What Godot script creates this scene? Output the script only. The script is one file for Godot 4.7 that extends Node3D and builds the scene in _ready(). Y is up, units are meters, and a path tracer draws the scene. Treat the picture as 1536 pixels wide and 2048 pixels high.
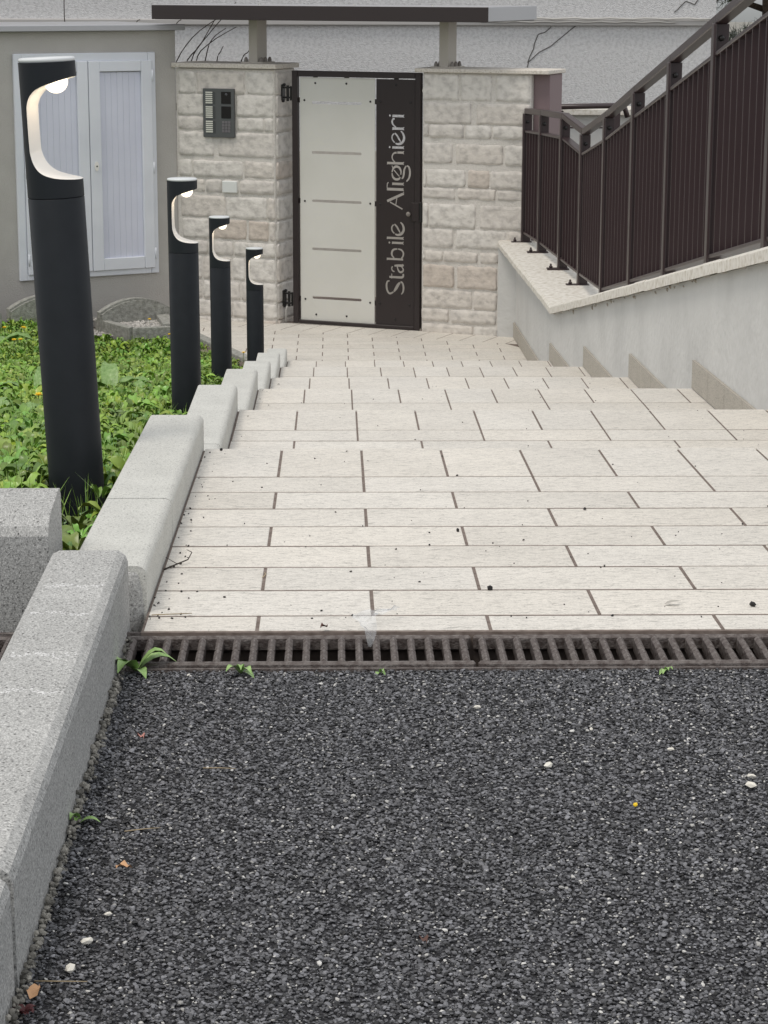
extends Node3D

# ------------------------------------------------------------------ helpers
var taken := {}
var rng := RandomNumberGenerator.new()
var M := {}


func numbered(called: String) -> String:
	var k: int = taken.get(called, 0)
	taken[called] = k + 1
	return called if k == 0 else "%s_%03d" % [called, k]


func tag(o: Node, label: String, category: String, group := "", kind := "") -> Node:
	if label != "":
		o.set_meta("label", label)
	if category != "":
		o.set_meta("category", category)
	if group != "":
		o.set_meta("group", group)
	if kind != "":
		o.set_meta("kind", kind)
	return o


func thing(called: String, label: String, category: String, xf := Transform3D.IDENTITY, group := "") -> Node3D:
	var o := Node3D.new()
	o.name = numbered(called)
	add_child(o, true)
	o.transform = xf
	tag(o, label, category, group)
	return o


func struct(called: String, xf := Transform3D.IDENTITY) -> Node3D:
	var o := Node3D.new()
	o.name = numbered(called)
	add_child(o, true)
	o.transform = xf
	o.set_meta("kind", "structure")
	return o


func mb(smooth := false) -> SurfaceTool:
	var st := SurfaceTool.new()
	st.begin(Mesh.PRIMITIVE_TRIANGLES)
	st.set_smooth_group(0 if smooth else -1)
	return st


func done(st: SurfaceTool) -> ArrayMesh:
	st.generate_normals()
	return st.commit()


func put(called: String, mesh: Mesh, m: Material, parent: Node = null, xf := Transform3D.IDENTITY) -> MeshInstance3D:
	var o := MeshInstance3D.new()
	o.name = called if parent else numbered(called)
	o.mesh = mesh
	o.material_override = m
	o.transform = xf
	(parent if parent else self).add_child(o, true)
	return o


func obj(called: String, st: SurfaceTool, m: Material, parent: Node = null, xf := Transform3D.IDENTITY) -> MeshInstance3D:
	return put(called, done(st), m, parent, xf)


func tri(st: SurfaceTool, a: Vector3, b: Vector3, c: Vector3) -> void:   # counter-clockwise seen from outside
	st.add_vertex(a)
	st.add_vertex(c)
	st.add_vertex(b)


func quad(st: SurfaceTool, a: Vector3, b: Vector3, c: Vector3, d: Vector3) -> void:
	tri(st, a, b, c)
	tri(st, a, c, d)


func at(x: float, y: float, z: float) -> Transform3D:
	return Transform3D(Basis.IDENTITY, Vector3(x, y, z))


func tilt(x: float, y: float, z: float, slope: float) -> Transform3D:      # rises towards +z by slope
	return Transform3D(Basis(Vector3.RIGHT, -atan(slope)), Vector3(x, y, z))


# chamfered box
func bx(st: SurfaceTool, c: Vector3, s: Vector3, b := 0.0, xf := Transform3D.IDENTITY) -> void:
	var h := s / 2
	if b <= 0.0:
		var v := []
		for i in 8:
			v.append(xf * (c + Vector3(h.x if i & 1 else -h.x, h.y if i & 2 else -h.y, h.z if i & 4 else -h.z)))
		quad(st, v[0], v[4], v[6], v[2])
		quad(st, v[1], v[3], v[7], v[5])
		quad(st, v[0], v[1], v[5], v[4])
		quad(st, v[2], v[6], v[7], v[3])
		quad(st, v[0], v[2], v[3], v[1])
		quad(st, v[4], v[5], v[7], v[6])
		return
	b = minf(b, minf(h.x, minf(h.y, h.z)) * 0.95)
	var P := {}
	for i in 8:
		var sg := Vector3(1 if i & 1 else -1, 1 if i & 2 else -1, 1 if i & 4 else -1)
		for a in 3:
			var q := sg * (h - Vector3(b, b, b))
			q[a] = sg[a] * h[a]
			P[i * 3 + a] = xf * (c + q)
	for a in 3:
		var u := (a + 1) % 3
		var w := (a + 2) % 3
		for s2 in 2:
			var base := (1 << a) if s2 else 0
			var k0 := base
			var k1 := base | (1 << u)
			var k2 := base | (1 << u) | (1 << w)
			var k3 := base | (1 << w)
			if s2:
				quad(st, P[k0 * 3 + a], P[k1 * 3 + a], P[k2 * 3 + a], P[k3 * 3 + a])
			else:
				quad(st, P[k0 * 3 + a], P[k3 * 3 + a], P[k2 * 3 + a], P[k1 * 3 + a])
	for a in 3:                                                           # edges along axis a
		var u := (a + 1) % 3
		var w := (a + 2) % 3
		for su in 2:
			for sw in 2:
				var e0 := ((1 << u) if su else 0) | ((1 << w) if sw else 0)
				var e1 := e0 | (1 << a)
				if su == sw:
					quad(st, P[e0 * 3 + u], P[e1 * 3 + u], P[e1 * 3 + w], P[e0 * 3 + w]) if su == 0 else quad(st, P[e0 * 3 + u], P[e0 * 3 + w], P[e1 * 3 + w], P[e1 * 3 + u])
				else:
					quad(st, P[e0 * 3 + u], P[e1 * 3 + u], P[e1 * 3 + w], P[e0 * 3 + w]) if su == 1 else quad(st, P[e0 * 3 + u], P[e0 * 3 + w], P[e1 * 3 + w], P[e1 * 3 + u])
	for i in 8:
		var neg := (0 if i & 1 else 1) + (0 if i & 2 else 1) + (0 if i & 4 else 1)
		if neg % 2 == 0:
			tri(st, P[i * 3], P[i * 3 + 1], P[i * 3 + 2])
		else:
			tri(st, P[i * 3], P[i * 3 + 2], P[i * 3 + 1])


func box(called: String, c: Vector3, s: Vector3, m: Material, parent: Node = null, b := 0.0, xf := Transform3D.IDENTITY) -> MeshInstance3D:
	var st := mb()
	bx(st, c, s, b)
	return obj(called, st, m, parent, xf)


func tube(st: SurfaceTool, pts: Array, r0: float, r1: float, sides := 8, capped := true) -> void:
	var rings := []
	var n := pts.size()
	for i in n:
		var d: Vector3 = (pts[mini(i + 1, n - 1)] - pts[maxi(i - 1, 0)]).normalized()
		var ref := Vector3.UP if absf(d.y) < 0.9 else Vector3.RIGHT
		var u := d.cross(ref).normalized()
		var w := u.cross(d).normalized()
		var r := lerpf(r0, r1, float(i) / (n - 1))
		var ring := []
		for k in sides:
			var a := TAU * k / sides
			ring.append(pts[i] + (u * cos(a) + w * sin(a)) * r)
		rings.append(ring)
	for i in n - 1:
		for k in sides:
			var k2 := (k + 1) % sides
			quad(st, rings[i][k], rings[i + 1][k], rings[i + 1][k2], rings[i][k2])
	if capped:
		for k in range(1, sides - 1):
			tri(st, rings[0][0], rings[0][k], rings[0][k + 1])
			tri(st, rings[n - 1][0], rings[n - 1][k + 1], rings[n - 1][k])


func lathe(st: SurfaceTool, prof: Array, sides := 32, xf := Transform3D.IDENTITY) -> void:   # (radius, y) from the bottom up
	for i in prof.size() - 1:
		var p: Vector2 = prof[i]
		var q: Vector2 = prof[i + 1]
		for k in sides:
			var a := TAU * k / sides
			var b := TAU * (k + 1) / sides
			var A := xf * Vector3(cos(a) * p.x, p.y, -sin(a) * p.x)
			var B := xf * Vector3(cos(b) * p.x, p.y, -sin(b) * p.x)
			var C := xf * Vector3(cos(b) * q.x, q.y, -sin(b) * q.x)
			var D := xf * Vector3(cos(a) * q.x, q.y, -sin(a) * q.x)
			if p.x > 1e-6:
				tri(st, A, B, C)
			if q.x > 1e-6:
				tri(st, A, C, D)


# profile (x, y), counter-clockwise, swept from z0 to z1 (z0 < z1)
func sweep(st: SurfaceTool, prof: PackedVector2Array, z0: float, z1: float, xf := Transform3D.IDENTITY, cuts := 1) -> void:
	var n := prof.size()
	for j in cuts:
		var a := lerpf(z0, z1, float(j) / cuts)
		var b := lerpf(z0, z1, float(j + 1) / cuts)
		for i in n:
			var p := prof[i]
			var q := prof[(i + 1) % n]
			quad(st, xf * Vector3(p.x, p.y, b), xf * Vector3(p.x, p.y, a), xf * Vector3(q.x, q.y, a), xf * Vector3(q.x, q.y, b))
	var t := Geometry2D.triangulate_polygon(prof)
	for i in range(0, t.size(), 3):
		var v := []
		for k in 3:
			v.append(prof[t[i + k]])
		if (v[1] - v[0]).cross(v[2] - v[0]) < 0:
			v.reverse()
		tri(st, xf * Vector3(v[0].x, v[0].y, z1), xf * Vector3(v[1].x, v[1].y, z1), xf * Vector3(v[2].x, v[2].y, z1))
		tri(st, xf * Vector3(v[0].x, v[0].y, z0), xf * Vector3(v[2].x, v[2].y, z0), xf * Vector3(v[1].x, v[1].y, z0))


# flat piece: convex polygon in (x, z), top at y = 0, with a bevelled rim
func slab(st: SurfaceTool, poly: PackedVector2Array, h: float, b: float) -> void:
	var P := poly
	if Geometry2D.is_polygon_clockwise(P):
		P = P.duplicate()
		P.reverse()
	var n := P.size()
	var ins := []
	for i in n:
		var e0 := (P[i] - P[(i + n - 1) % n]).normalized()
		var e1 := (P[(i + 1) % n] - P[i]).normalized()
		var n0 := Vector2(-e0.y, e0.x)
		var n1 := Vector2(-e1.y, e1.x)
		var bis := (n0 + n1).normalized()
		ins.append(P[i] + bis * minf(b / maxf(bis.dot(n0), 0.3), b * 2.0))
	var C := Vector2.ZERO
	for p in ins:
		C += p / n
	for i in n:
		var j := (i + 1) % n
		var a := Vector3(ins[i].x, 0, ins[i].y)
		var c := Vector3(ins[j].x, 0, ins[j].y)
		var oa := Vector3(P[i].x, -b, P[i].y)
		var oc := Vector3(P[j].x, -b, P[j].y)
		tri(st, Vector3(C.x, 0, C.y), c, a)
		quad(st, a, c, oc, oa)
		quad(st, oa, oc, oc - Vector3(0, h - b, 0), oa - Vector3(0, h - b, 0))


func rect(x0: float, x1: float, z0: float, z1: float) -> PackedVector2Array:
	return PackedVector2Array([Vector2(x0, z0), Vector2(x1, z0), Vector2(x1, z1), Vector2(x0, z1)])


# ------------------------------------------------------------------ materials
func ramp(stops: Array) -> Gradient:
	var g := Gradient.new()
	var o := PackedFloat32Array()
	var c := PackedColorArray()
	for s in stops:
		o.append(s[0])
		c.append(Color8(s[1], s[2], s[3]))
	g.offsets = o
	g.colors = c
	return g


func ntex(sd: int, freq: float, stops: Array, size := 512, oct := 4, gain := 0.5) -> NoiseTexture2D:
	var f := FastNoiseLite.new()
	f.noise_type = FastNoiseLite.TYPE_SIMPLEX_SMOOTH
	f.seed = sd
	f.frequency = freq
	f.fractal_octaves = oct
	f.fractal_gain = gain
	var t := NoiseTexture2D.new()
	t.width = size
	t.height = size
	t.seamless = true
	t.noise = f
	t.color_ramp = ramp(stops)
	return t


func bump(sd: int, freq: float, strength: float, size := 512, oct := 4, type := FastNoiseLite.TYPE_SIMPLEX_SMOOTH) -> NoiseTexture2D:
	var f := FastNoiseLite.new()
	f.noise_type = type
	f.seed = sd
	f.frequency = freq
	f.fractal_octaves = oct
	var t := NoiseTexture2D.new()
	t.width = size
	t.height = size
	t.seamless = true
	t.noise = f
	t.as_normal_map = true
	t.bump_strength = strength
	return t


# fine speckled surface: grain, pits and short dashes on one base colour
func grain(sd: int, col: Array, amp: float, low: float, pits: int, pit_dark: float, dashes: int, dash_len: int, dash_dark: float, size := 512) -> ImageTexture:
	var r := RandomNumberGenerator.new()
	r.seed = sd
	var v := PackedFloat32Array()
	v.resize(size * size)
	var w := []
	for k in 9:
		w.append([r.randi_range(-4, 4), r.randi_range(-4, 4), r.randf() * TAU])
	var row := PackedFloat32Array()
	row.resize(size)
	for y in size:
		for x in size:
			v[y * size + x] = r.randfn(0.0, amp)
	if low > 0.0:
		for y in size:
			for x in size:
				var l := 0.0
				for k in 5:
					l += sin(TAU * (w[k][0] * x + w[k][1] * y) / size + w[k][2])
				v[y * size + x] += l * low / 5.0
	for k in pits:
		var x := r.randi_range(0, size - 1)
		var y := r.randi_range(0, size - 1)
		var d := pit_dark * r.randf_range(0.4, 1.0)
		for q in r.randi_range(1, 5):
			v[((y + q / 2) % size) * size + (x + q % 2) % size] -= d
	for k in dashes:
		var x := r.randi_range(0, size - 1)
		var y := r.randi_range(0, size - 1)
		var d := dash_dark * r.randf_range(0.25, 1.0)
		var n := r.randi_range(2, dash_len)
		var yo := y
		for q in n:
			if r.randf() < 0.12:
				yo = (yo + (1 if r.randf() < 0.5 else size - 1)) % size
			v[yo * size + (x + q) % size] -= d * (1.0 - absf(2.0 * q / n - 1.0) * 0.6)
	var b := PackedByteArray()
	b.resize(size * size * 3)
	for i in size * size:
		var k := 1.0 + v[i]
		b[i * 3] = clampi(int(col[0] * k), 0, 255)
		b[i * 3 + 1] = clampi(int(col[1] * k), 0, 255)
		b[i * 3 + 2] = clampi(int(col[2] * k), 0, 255)
	return ImageTexture.create_from_image(Image.create_from_data(size, size, false, Image.FORMAT_RGB8, b))


func plain(col: Color, rough := 0.6, metal := 0.0) -> StandardMaterial3D:
	var m := StandardMaterial3D.new()
	m.albedo_color = col
	m.roughness = rough
	m.metallic = metal
	return m


func surf(tex: Texture2D, nm: Texture2D, scale: Vector3, rough := 0.85, tint := Color.WHITE, depth := 1.0, world := true) -> StandardMaterial3D:
	var m := plain(tint, rough)
	m.albedo_texture = tex
	if nm:
		m.normal_enabled = true
		m.normal_texture = nm
		m.normal_scale = depth
	m.uv1_triplanar = true
	m.uv1_world_triplanar = world
	m.uv1_triplanar_sharpness = 4.0
	m.uv1_scale = scale
	return m


func make_materials() -> void:
	var tile_tex := grain(11, [219, 215, 208], 0.045, 0.022, 1400, 0.26, 7000, 14, 0.30)
	var tile_nm := bump(12, 0.05, 3.0, 1024, 4)
	for i in 7:
		var k := 0.962 + 0.0065 * i
		M["tile%d" % i] = surf(tile_tex, tile_nm, Vector3(1.4, 1.6, 1.8), 0.62, Color(k, k * (0.995 + 0.002 * (i % 3)), k * (0.986 + 0.005 * (i % 3))), 0.22)
	M.joint = surf(ntex(13, 0.03, [[0.0, 92, 81, 74], [0.5, 116, 104, 97], [1.0, 134, 123, 116]]), null, Vector3(3, 3, 3), 0.95)
	M.skirt = surf(tile_tex, tile_nm, Vector3(2.0, 2.0, 2.0), 0.75, Color(0.80, 0.79, 0.77), 0.2)
	var kerb_tex := grain(21, [196, 196, 193], 0.065, 0.03, 4200, 0.34, 300, 6, 0.12)
	M.kerb = surf(kerb_tex, bump(22, 0.06, 3.0, 1024, 4), Vector3(1.9, 1.9, 1.9), 0.9, Color(0.99, 0.99, 0.98), 0.15)
	var grey_tex := grain(23, [172, 172, 171], 0.13, 0.035, 9000, 0.34, 0, 2, 0.1)
	M.grey = surf(grey_tex, bump(24, 0.15, 3.0, 1024, 3), Vector3(1.7, 1.7, 1.7), 0.95, Color(0.99, 0.99, 0.985), 0.25)
	M.old = surf(ntex(25, 0.03, [[0.0, 116, 116, 110], [0.4, 146, 146, 140], [0.6, 156, 156, 150], [1.0, 178, 178, 172]], 512, 5), bump(26, 0.08, 2.5), Vector3(1.6, 1.6, 1.6), 0.95)
	M.lime = surf(ntex(27, 0.03, [[0.0, 206, 206, 206], [1.0, 236, 236, 236]]), null, Vector3(4, 4, 4), 0.95)
	M.plaster = surf(ntex(31, 0.006, [[0.0, 192, 192, 190], [0.4, 199, 199, 197], [0.6, 201, 201, 199], [1.0, 205, 205, 203]], 512, 5), bump(32, 0.05, 2.0), Vector3(0.7, 0.7, 0.7), 0.92, Color.WHITE, 0.5)
	M.plaster_dirt = surf(ntex(33, 0.04, [[0.0, 140, 130, 116], [0.6, 168, 160, 148], [1.0, 186, 181, 172]]), null, Vector3(2, 2, 2), 0.95)
	M.coping = surf(ntex(34, 0.02, [[0.0, 176, 168, 152], [0.3, 205, 200, 190], [0.55, 217, 213, 205], [1.0, 226, 223, 216]], 512, 5), bump(35, 0.05, 3.0), Vector3(2.2, 2.2, 2.2), 0.8, Color.WHITE, 0.3)
	var stone_nm := bump(42, 0.022, 8.0, 512, 5)
	var tones := [[209, 204, 198], [212, 208, 202], [206, 201, 195], [214, 210, 204], [208, 202, 195], [200, 191, 182], [197, 187, 177]]
	for i in tones.size():
		var t: Array = tones[i]
		var f := func(k: float) -> Array: return [mini(int(t[0] * k), 255), mini(int(t[1] * k), 255), mini(int(t[2] * k), 255)]
		var d: Array = f.call(0.86)
		var l: Array = f.call(1.06)
		M["stone%d" % i] = surf(ntex(50 + i, 0.025, [[0.0, d[0], d[1], d[2]], [0.5, t[0], t[1], t[2]], [1.0, l[0], l[1], l[2]]], 256, 5), stone_nm, Vector3(2.2, 2.2, 2.2), 0.92, Color.WHITE, 0.45)
	M.mortar = surf(ntex(43, 0.05, [[0.0, 200, 195, 188], [0.5, 211, 207, 201], [1.0, 217, 213, 208]]), bump(44, 0.1, 5.0), Vector3(2, 2, 2), 0.95, Color.WHITE, 0.7)
	M.pillar_cap = surf(ntex(45, 0.05, [[0.0, 150, 140, 128], [0.3, 204, 197, 187], [1.0, 222, 217, 209]]), null, Vector3(2, 2, 2), 0.8)
	M.paint = plain(Color8(52, 37, 39), 0.34)
	M.paint.metallic_specular = 0.6
	M.gate_dark = plain(Color8(40, 31, 31), 0.45)
	M.fascia = plain(Color8(46, 38, 38), 0.4)
	M.flashing = plain(Color8(176, 177, 181), 0.35, 0.3)
	M.gate_white = surf(ntex(61, 0.004, [[0.0, 205, 204, 197], [1.0, 211, 210, 204]]), null, Vector3(1, 1, 1), 0.45)
	M.beige = plain(Color8(186, 180, 170), 0.5)
	M.purple = plain(Color8(126, 108, 110), 0.55)
	M.bolt = plain(Color8(26, 25, 25), 0.4)
	M.steel = plain(Color8(178, 176, 172), 0.3, 0.8)
	M.knob = plain(Color8(128, 122, 116), 0.5)
	M.bollard = surf(ntex(62, 0.03, [[0.0, 24, 28, 33], [1.0, 29, 33, 38]], 256), null, Vector3(2, 2, 2), 0.45)
	M.bollard.metallic_specular = 0.35
	M.bollard_head = plain(Color8(34, 38, 43), 0.45)
	M.bollard_head.metallic_specular = 0.35
	M.bollard_cap = plain(Color8(214, 218, 220), 0.3)
	M.white = plain(Color8(232, 230, 226), 0.4)
	M.lens = plain(Color8(255, 250, 240), 0.3)
	M.lens.emission_enabled = true
	M.lens.emission = Color(1.0, 0.93, 0.82)
	M.lens.emission_energy_multiplier = 1.5
	M.render = surf(ntex(64, 0.006, [[0.0, 174, 171, 167], [0.5, 179, 176, 172], [1.0, 184, 182, 178]], 512, 5), bump(65, 0.2, 2.0), Vector3(0.8, 0.8, 0.8), 0.92, Color.WHITE, 0.4)
	M.pvc = surf(ntex(66, 0.01, [[0.0, 214, 218, 226], [1.0, 226, 229, 236]], 256), null, Vector3(0.8, 0.8, 0.8), 0.4)
	M.pvc_board = surf(ntex(67, 0.01, [[0.0, 206, 209, 224], [1.0, 216, 219, 233]], 256), null, Vector3(0.8, 0.8, 0.8), 0.45)
	M.dark = plain(Color8(16, 16, 17), 0.5)
	M.stucco = surf(ntex(71, 0.05, [[0.0, 186, 186, 187], [0.35, 198, 198, 199], [0.55, 207, 207, 208], [1.0, 213, 213, 214]], 512, 5), bump(72, 0.055, 8.0, 1024, 3), Vector3(1.1, 1.1, 1.1), 0.95, Color.WHITE, 0.7)
	M.plinth = surf(ntex(73, 0.03, [[0.0, 186, 181, 173], [1.0, 200, 195, 188]]), null, Vector3(1, 1, 1), 0.95)
	M.ledge = plain(Color8(176, 174, 172), 0.9)
	M.crack = plain(Color8(92, 90, 88), 0.95)
	M.cable = plain(Color8(186, 184, 180), 0.6)
	M.twig = plain(Color8(52, 44, 38), 0.9)
	M.intercom = plain(Color8(86, 89, 89), 0.42, 0.2)
	M.intercom_edge = plain(Color8(70, 73, 73), 0.45, 0.2)
	M.strip = plain(Color8(206, 208, 198), 0.4)
	M.screen = plain(Color8(9, 9, 11), 0.12)
	M.key = plain(Color8(118, 115, 118), 0.4, 0.3)
	M.plate = plain(Color8(216, 219, 217), 0.4)
	M.iron = surf(ntex(81, 0.03, [[0.0, 56, 43, 39], [0.4, 86, 78, 75], [0.6, 104, 97, 94], [1.0, 132, 126, 123]], 512, 5), bump(82, 0.1, 4.0), Vector3(5, 5, 5), 0.62, Color.WHITE, 0.6)
	M.pit = plain(Color8(14, 12, 11), 0.95)
	M.asphalt = surf(ntex(83, 0.12, [[0.0, 16, 16, 19], [0.45, 40, 40, 44], [0.62, 58, 58, 63], [0.8, 86, 86, 90], [1.0, 150, 148, 145]], 1024, 3), bump(84, 0.12, 14.0, 1024, 3), Vector3(1.6, 1.6, 1.6), 0.85)
	M.chip = plain(Color.WHITE, 0.62)
	M.chip.vertex_color_use_as_albedo = true
	M.soil = surf(ntex(85, 0.03, [[0.0, 40, 32, 24], [0.5, 70, 60, 44], [1.0, 98, 88, 66]]), bump(86, 0.08, 8.0), Vector3(1.5, 1.5, 1.5), 1.0)
	M.ground = surf(ntex(87, 0.01, [[0.0, 110, 108, 100], [1.0, 150, 147, 140]]), null, Vector3(0.3, 0.3, 0.3), 0.95)
	M.leaf = plain(Color.WHITE, 0.34)
	M.leaf.vertex_color_use_as_albedo = true
	M.leaf.backlight = Color(0.5, 0.55, 0.15)
	M.leaf_dock = surf(ntex(88, 0.03, [[0.0, 96, 128, 62], [0.5, 122, 154, 88], [1.0, 152, 176, 120]], 256), bump(89, 0.05, 4.0, 256), Vector3(6, 6, 6), 0.38, Color.WHITE, 0.8)
	M.leaf_dock.backlight = Color(0.25, 0.3, 0.1)
	M.leaf_fresh = surf(ntex(90, 0.03, [[0.0, 112, 150, 74], [1.0, 168, 196, 130]], 256), null, Vector3(8, 8, 8), 0.4)
	M.leaf_fresh.backlight = Color(0.25, 0.3, 0.1)
	M.petal = plain(Color8(246, 208, 36), 0.6)
	M.stem = plain(Color8(96, 120, 56), 0.6)
	M.gravel = plain(Color.WHITE, 0.85)
	M.gravel.vertex_color_use_as_albedo = true
	M.pellet = plain(Color8(18, 17, 16), 0.55)
	M.dry = plain(Color8(168, 152, 124), 0.8)
	M.drift = plain(Color8(170, 166, 158), 0.7)
	M.white_stone = plain(Color8(224, 220, 210), 0.8)
	M.bark = surf(ntex(91, 0.05, [[0.0, 50, 40, 32], [1.0, 96, 82, 68]], 256), bump(92, 0.1, 8.0, 256), Vector3(2, 2, 2), 0.95)
	M.film = plain(Color(0.93, 0.95, 0.97, 0.17), 0.1)
	M.film.transparency = BaseMaterial3D.TRANSPARENCY_ALPHA
	M.red_leaf = plain(Color8(84, 38, 40), 0.6)
	M.pink_leaf = plain(Color8(186, 132, 122), 0.7)
	M.tan_leaf = plain(Color8(204, 160, 120), 0.7)
	M.brown_leaf = plain(Color8(92, 66, 58), 0.8)


# ------------------------------------------------------------------ measured ground
const ZI := [0.0, -1.709, -3.427, -5.113, -6.821, -8.522]
const YI := [0.0, -0.232, -0.472, -0.718, -0.954, -1.2]
const SI := [0.037, 0.022, 0.0305, 0.027, 0.027, 0.027]
const XO := [0.0, 0.0046, 0.0035, 0.0038, 0.0051, 0.0036]
const PITCH := 0.17
const LAND_Y := -1.4236
const LAND_Z := -10.099
const LAND_S := 0.01046
const LAND_X := -0.1402
const E_DIR := Vector3(0.913295, 0, 0.407298)
const N_DIR := Vector3(-0.407298, 0, 0.913295)
const GATE := Vector3(-0.19, 0, -11.69)
var G := Transform3D(Basis(E_DIR, Vector3.UP, N_DIR), GATE)


func wall_x(z: float) -> float:
	if z < -8.45:
		return lerpf(1.36, 1.385, clampf((z + 10.96) / 2.51, 0, 1))
	return lerpf(1.385, 1.442, clampf((z + 8.45) / 6.5, 0, 1))


func garden_y(x: float, z: float) -> float:
	var dip := 0.055 * smoothstep(-0.64, -0.46, x) * smoothstep(0.1, -0.9, z)
	var swell := 0.11 * smoothstep(-1.45, -1.8, x) * smoothstep(-7.0, -9.5, z)
	return maxf(-0.065 + 0.139 * (z - 0.4) - dip, -1.51) + swell if z < 0.4 else -0.065 + 0.05 * (z - 0.4)


func _ready() -> void:
	rng.seed = 4711
	var cam := Camera3D.new()
	cam.name = "camera"
	cam.fov = 25.154
	cam.near = 0.05
	cam.far = 400.0
	cam.transform = Transform3D(Basis(Vector3(0.9997757, 0.0024755, 0.0210326), Vector3(0.0023336, 0.9742194, -0.2255904), Vector3(-0.0210488, 0.2255889, 0.9739952)).orthonormalized(), Vector3(0.114645, 0.980726, 4.834323))
	add_child(cam)
	cam.current = true
	var we := WorldEnvironment.new()
	we.name = "environment"
	var env := Environment.new()
	var sky_mat := ProceduralSkyMaterial.new()
	sky_mat.sky_top_color = Color(0.88, 0.89, 0.905)
	sky_mat.sky_horizon_color = Color(0.85, 0.86, 0.868)
	sky_mat.sky_curve = 0.3
	sky_mat.ground_horizon_color = Color(0.62, 0.63, 0.63)
	sky_mat.ground_bottom_color = Color(0.4, 0.4, 0.39)
	sky_mat.sun_angle_max = 0.0
	var sky := Sky.new()
	sky.sky_material = sky_mat
	env.background_mode = Environment.BG_SKY
	env.sky = sky
	env.background_energy_multiplier = 1.0
	env.tonemap_mode = Environment.TONE_MAPPER_LINEAR
	env.tonemap_exposure = 1.2
	env.sdfgi_enabled = true
	env.ssao_enabled = true
	env.ssil_enabled = true
	we.environment = env
	add_child(we)
	var sun := DirectionalLight3D.new()
	sun.name = "sun"
	sun.light_energy = 0.4
	sun.light_angular_distance = 20.0
	sun.light_color = Color(1.0, 0.97, 0.93)
	sun.shadow_enabled = true
	add_child(sun)
	sun.look_at_from_position(Vector3.ZERO, Vector3(0.35, -1.0, -0.3), Vector3.FORWARD)

	make_materials()
	build_ground()
	build_path()
	build_landing()
	build_kerbs()
	build_drain()
	build_asphalt()
	build_retaining_wall()
	build_railing()
	build_pillars()
	build_gate()
	build_canopy()
	build_intercom()
	build_cabinet_wall()
	build_edging()
	build_background()
	build_bollards()
	build_garden()
	build_debris()


# ------------------------------------------------------------------ ground and path
func build_ground() -> void:
	var g := box("ground", Vector3(0, -1.95, -10), Vector3(300, 0.3, 300), M.ground)
	g.set_meta("kind", "structure")
	var st := mb(true)
	var nx := 26
	var nz := 60
	var f := FastNoiseLite.new()
	f.seed = 5
	f.frequency = 1.2
	var P := func(i: int, j: int) -> Vector3:
		var z := lerpf(-12.2, 1.36, float(j) / nz)
		var xr := -0.27
		if z < -9.2:
			xr = lerpf(-0.2, -1.08, clampf((z + 9.3) / -2.3, 0, 1)) - 0.06
		var x := lerpf(xr, -7.0, pow(float(i) / nx, 1.4))
		return Vector3(x, garden_y(x, z) + f.get_noise_2d(x, z) * 0.03, z)
	for i in nx:
		for j in nz:
			quad(st, P.call(i, j), P.call(i, j + 1), P.call(i + 1, j + 1), P.call(i + 1, j))
	var s := obj("garden_soil", st, M.soil)
	s.set_meta("kind", "structure")


var tile_cache := {}


func tile(parent: Node, x0: float, x1: float, z0: float, z1: float, gap := 0.0065) -> void:
	if x1 - x0 < 0.018 or z1 - z0 < 0.02:
		return
	var w := snappedf(x1 - x0 - gap * 0.78, 0.001)
	var d := snappedf(z1 - z0 - gap * 1.35, 0.001)
	var key := "%.3f_%.3f" % [w, d]
	if not tile_cache.has(key):
		var st := mb()
		slab(st, rect(-w / 2, w / 2, -d / 2, d / 2), 0.02, 0.0009)
		tile_cache[key] = done(st)
	var xf := at((x0 + x1) / 2, rng.randf_range(-0.0003, 0.0003), (z0 + z1) / 2)
	xf.basis = Basis(Vector3.RIGHT, rng.randf_range(-0.002, 0.002)) * Basis(Vector3.BACK, rng.randf_range(-0.0007, 0.0007))
	put("tile", tile_cache[key], M["tile%d" % rng.randi_range(0, 6)], parent, xf)


func build_path() -> void:
	for i in 6:
		var z_end: float = 1.625 if i == 0 else ZI[i - 1] + 0.02
		var length: float = z_end - ZI[i]
		var n := struct("path_step", tilt(0, YI[i], ZI[i], SI[i]))
		var xr := wall_x(ZI[i])
		box("step_bed", Vector3((xr - 0.135) / 2, -0.1258, length / 2 + 0.01), Vector3(xr + 0.201, 0.25, length - 0.01), M.joint, n)
		# nosing course: tiles laid across the walking direction, a slightly proud front edge
		for k in range(-1, 10):
			var x0 := maxf(XO[i] + k * PITCH, -0.1675)
			var x1 := minf(XO[i] + (k + 1) * PITCH, xr + 0.012)
			tile(n, x0, x1, -0.012, 2 * PITCH)
		var r := 0
		while 2 * PITCH + r * PITCH < length - 0.03:
			var z0 := 2 * PITCH + r * PITCH
			var z1 := minf(z0 + PITCH, length)
			var first := -1 if r % 2 == 0 else -2
			for k in range(first, 10, 2):
				tile(n, maxf(XO[i] + k * PITCH, -0.1675), minf(XO[i] + (k + 2) * PITCH, xr + 0.012), z0, z1)
			r += 1
		# riser below the nosing, cut tiles
		if i < 6:
			for k in range(-1, 10, 2):
				var x0 := maxf(XO[i] + k * PITCH, -0.1675)
				var x1 := minf(XO[i] + (k + 2) * PITCH, xr + 0.012)
				if x1 - x0 > 0.03:
					box("riser_tile", Vector3((x0 + x1) / 2, -0.13, 0.001), Vector3(x1 - x0 - 0.006, 0.21, 0.014), M["tile%d" % rng.randi_range(0, 6)], n, 0.002)


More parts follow.
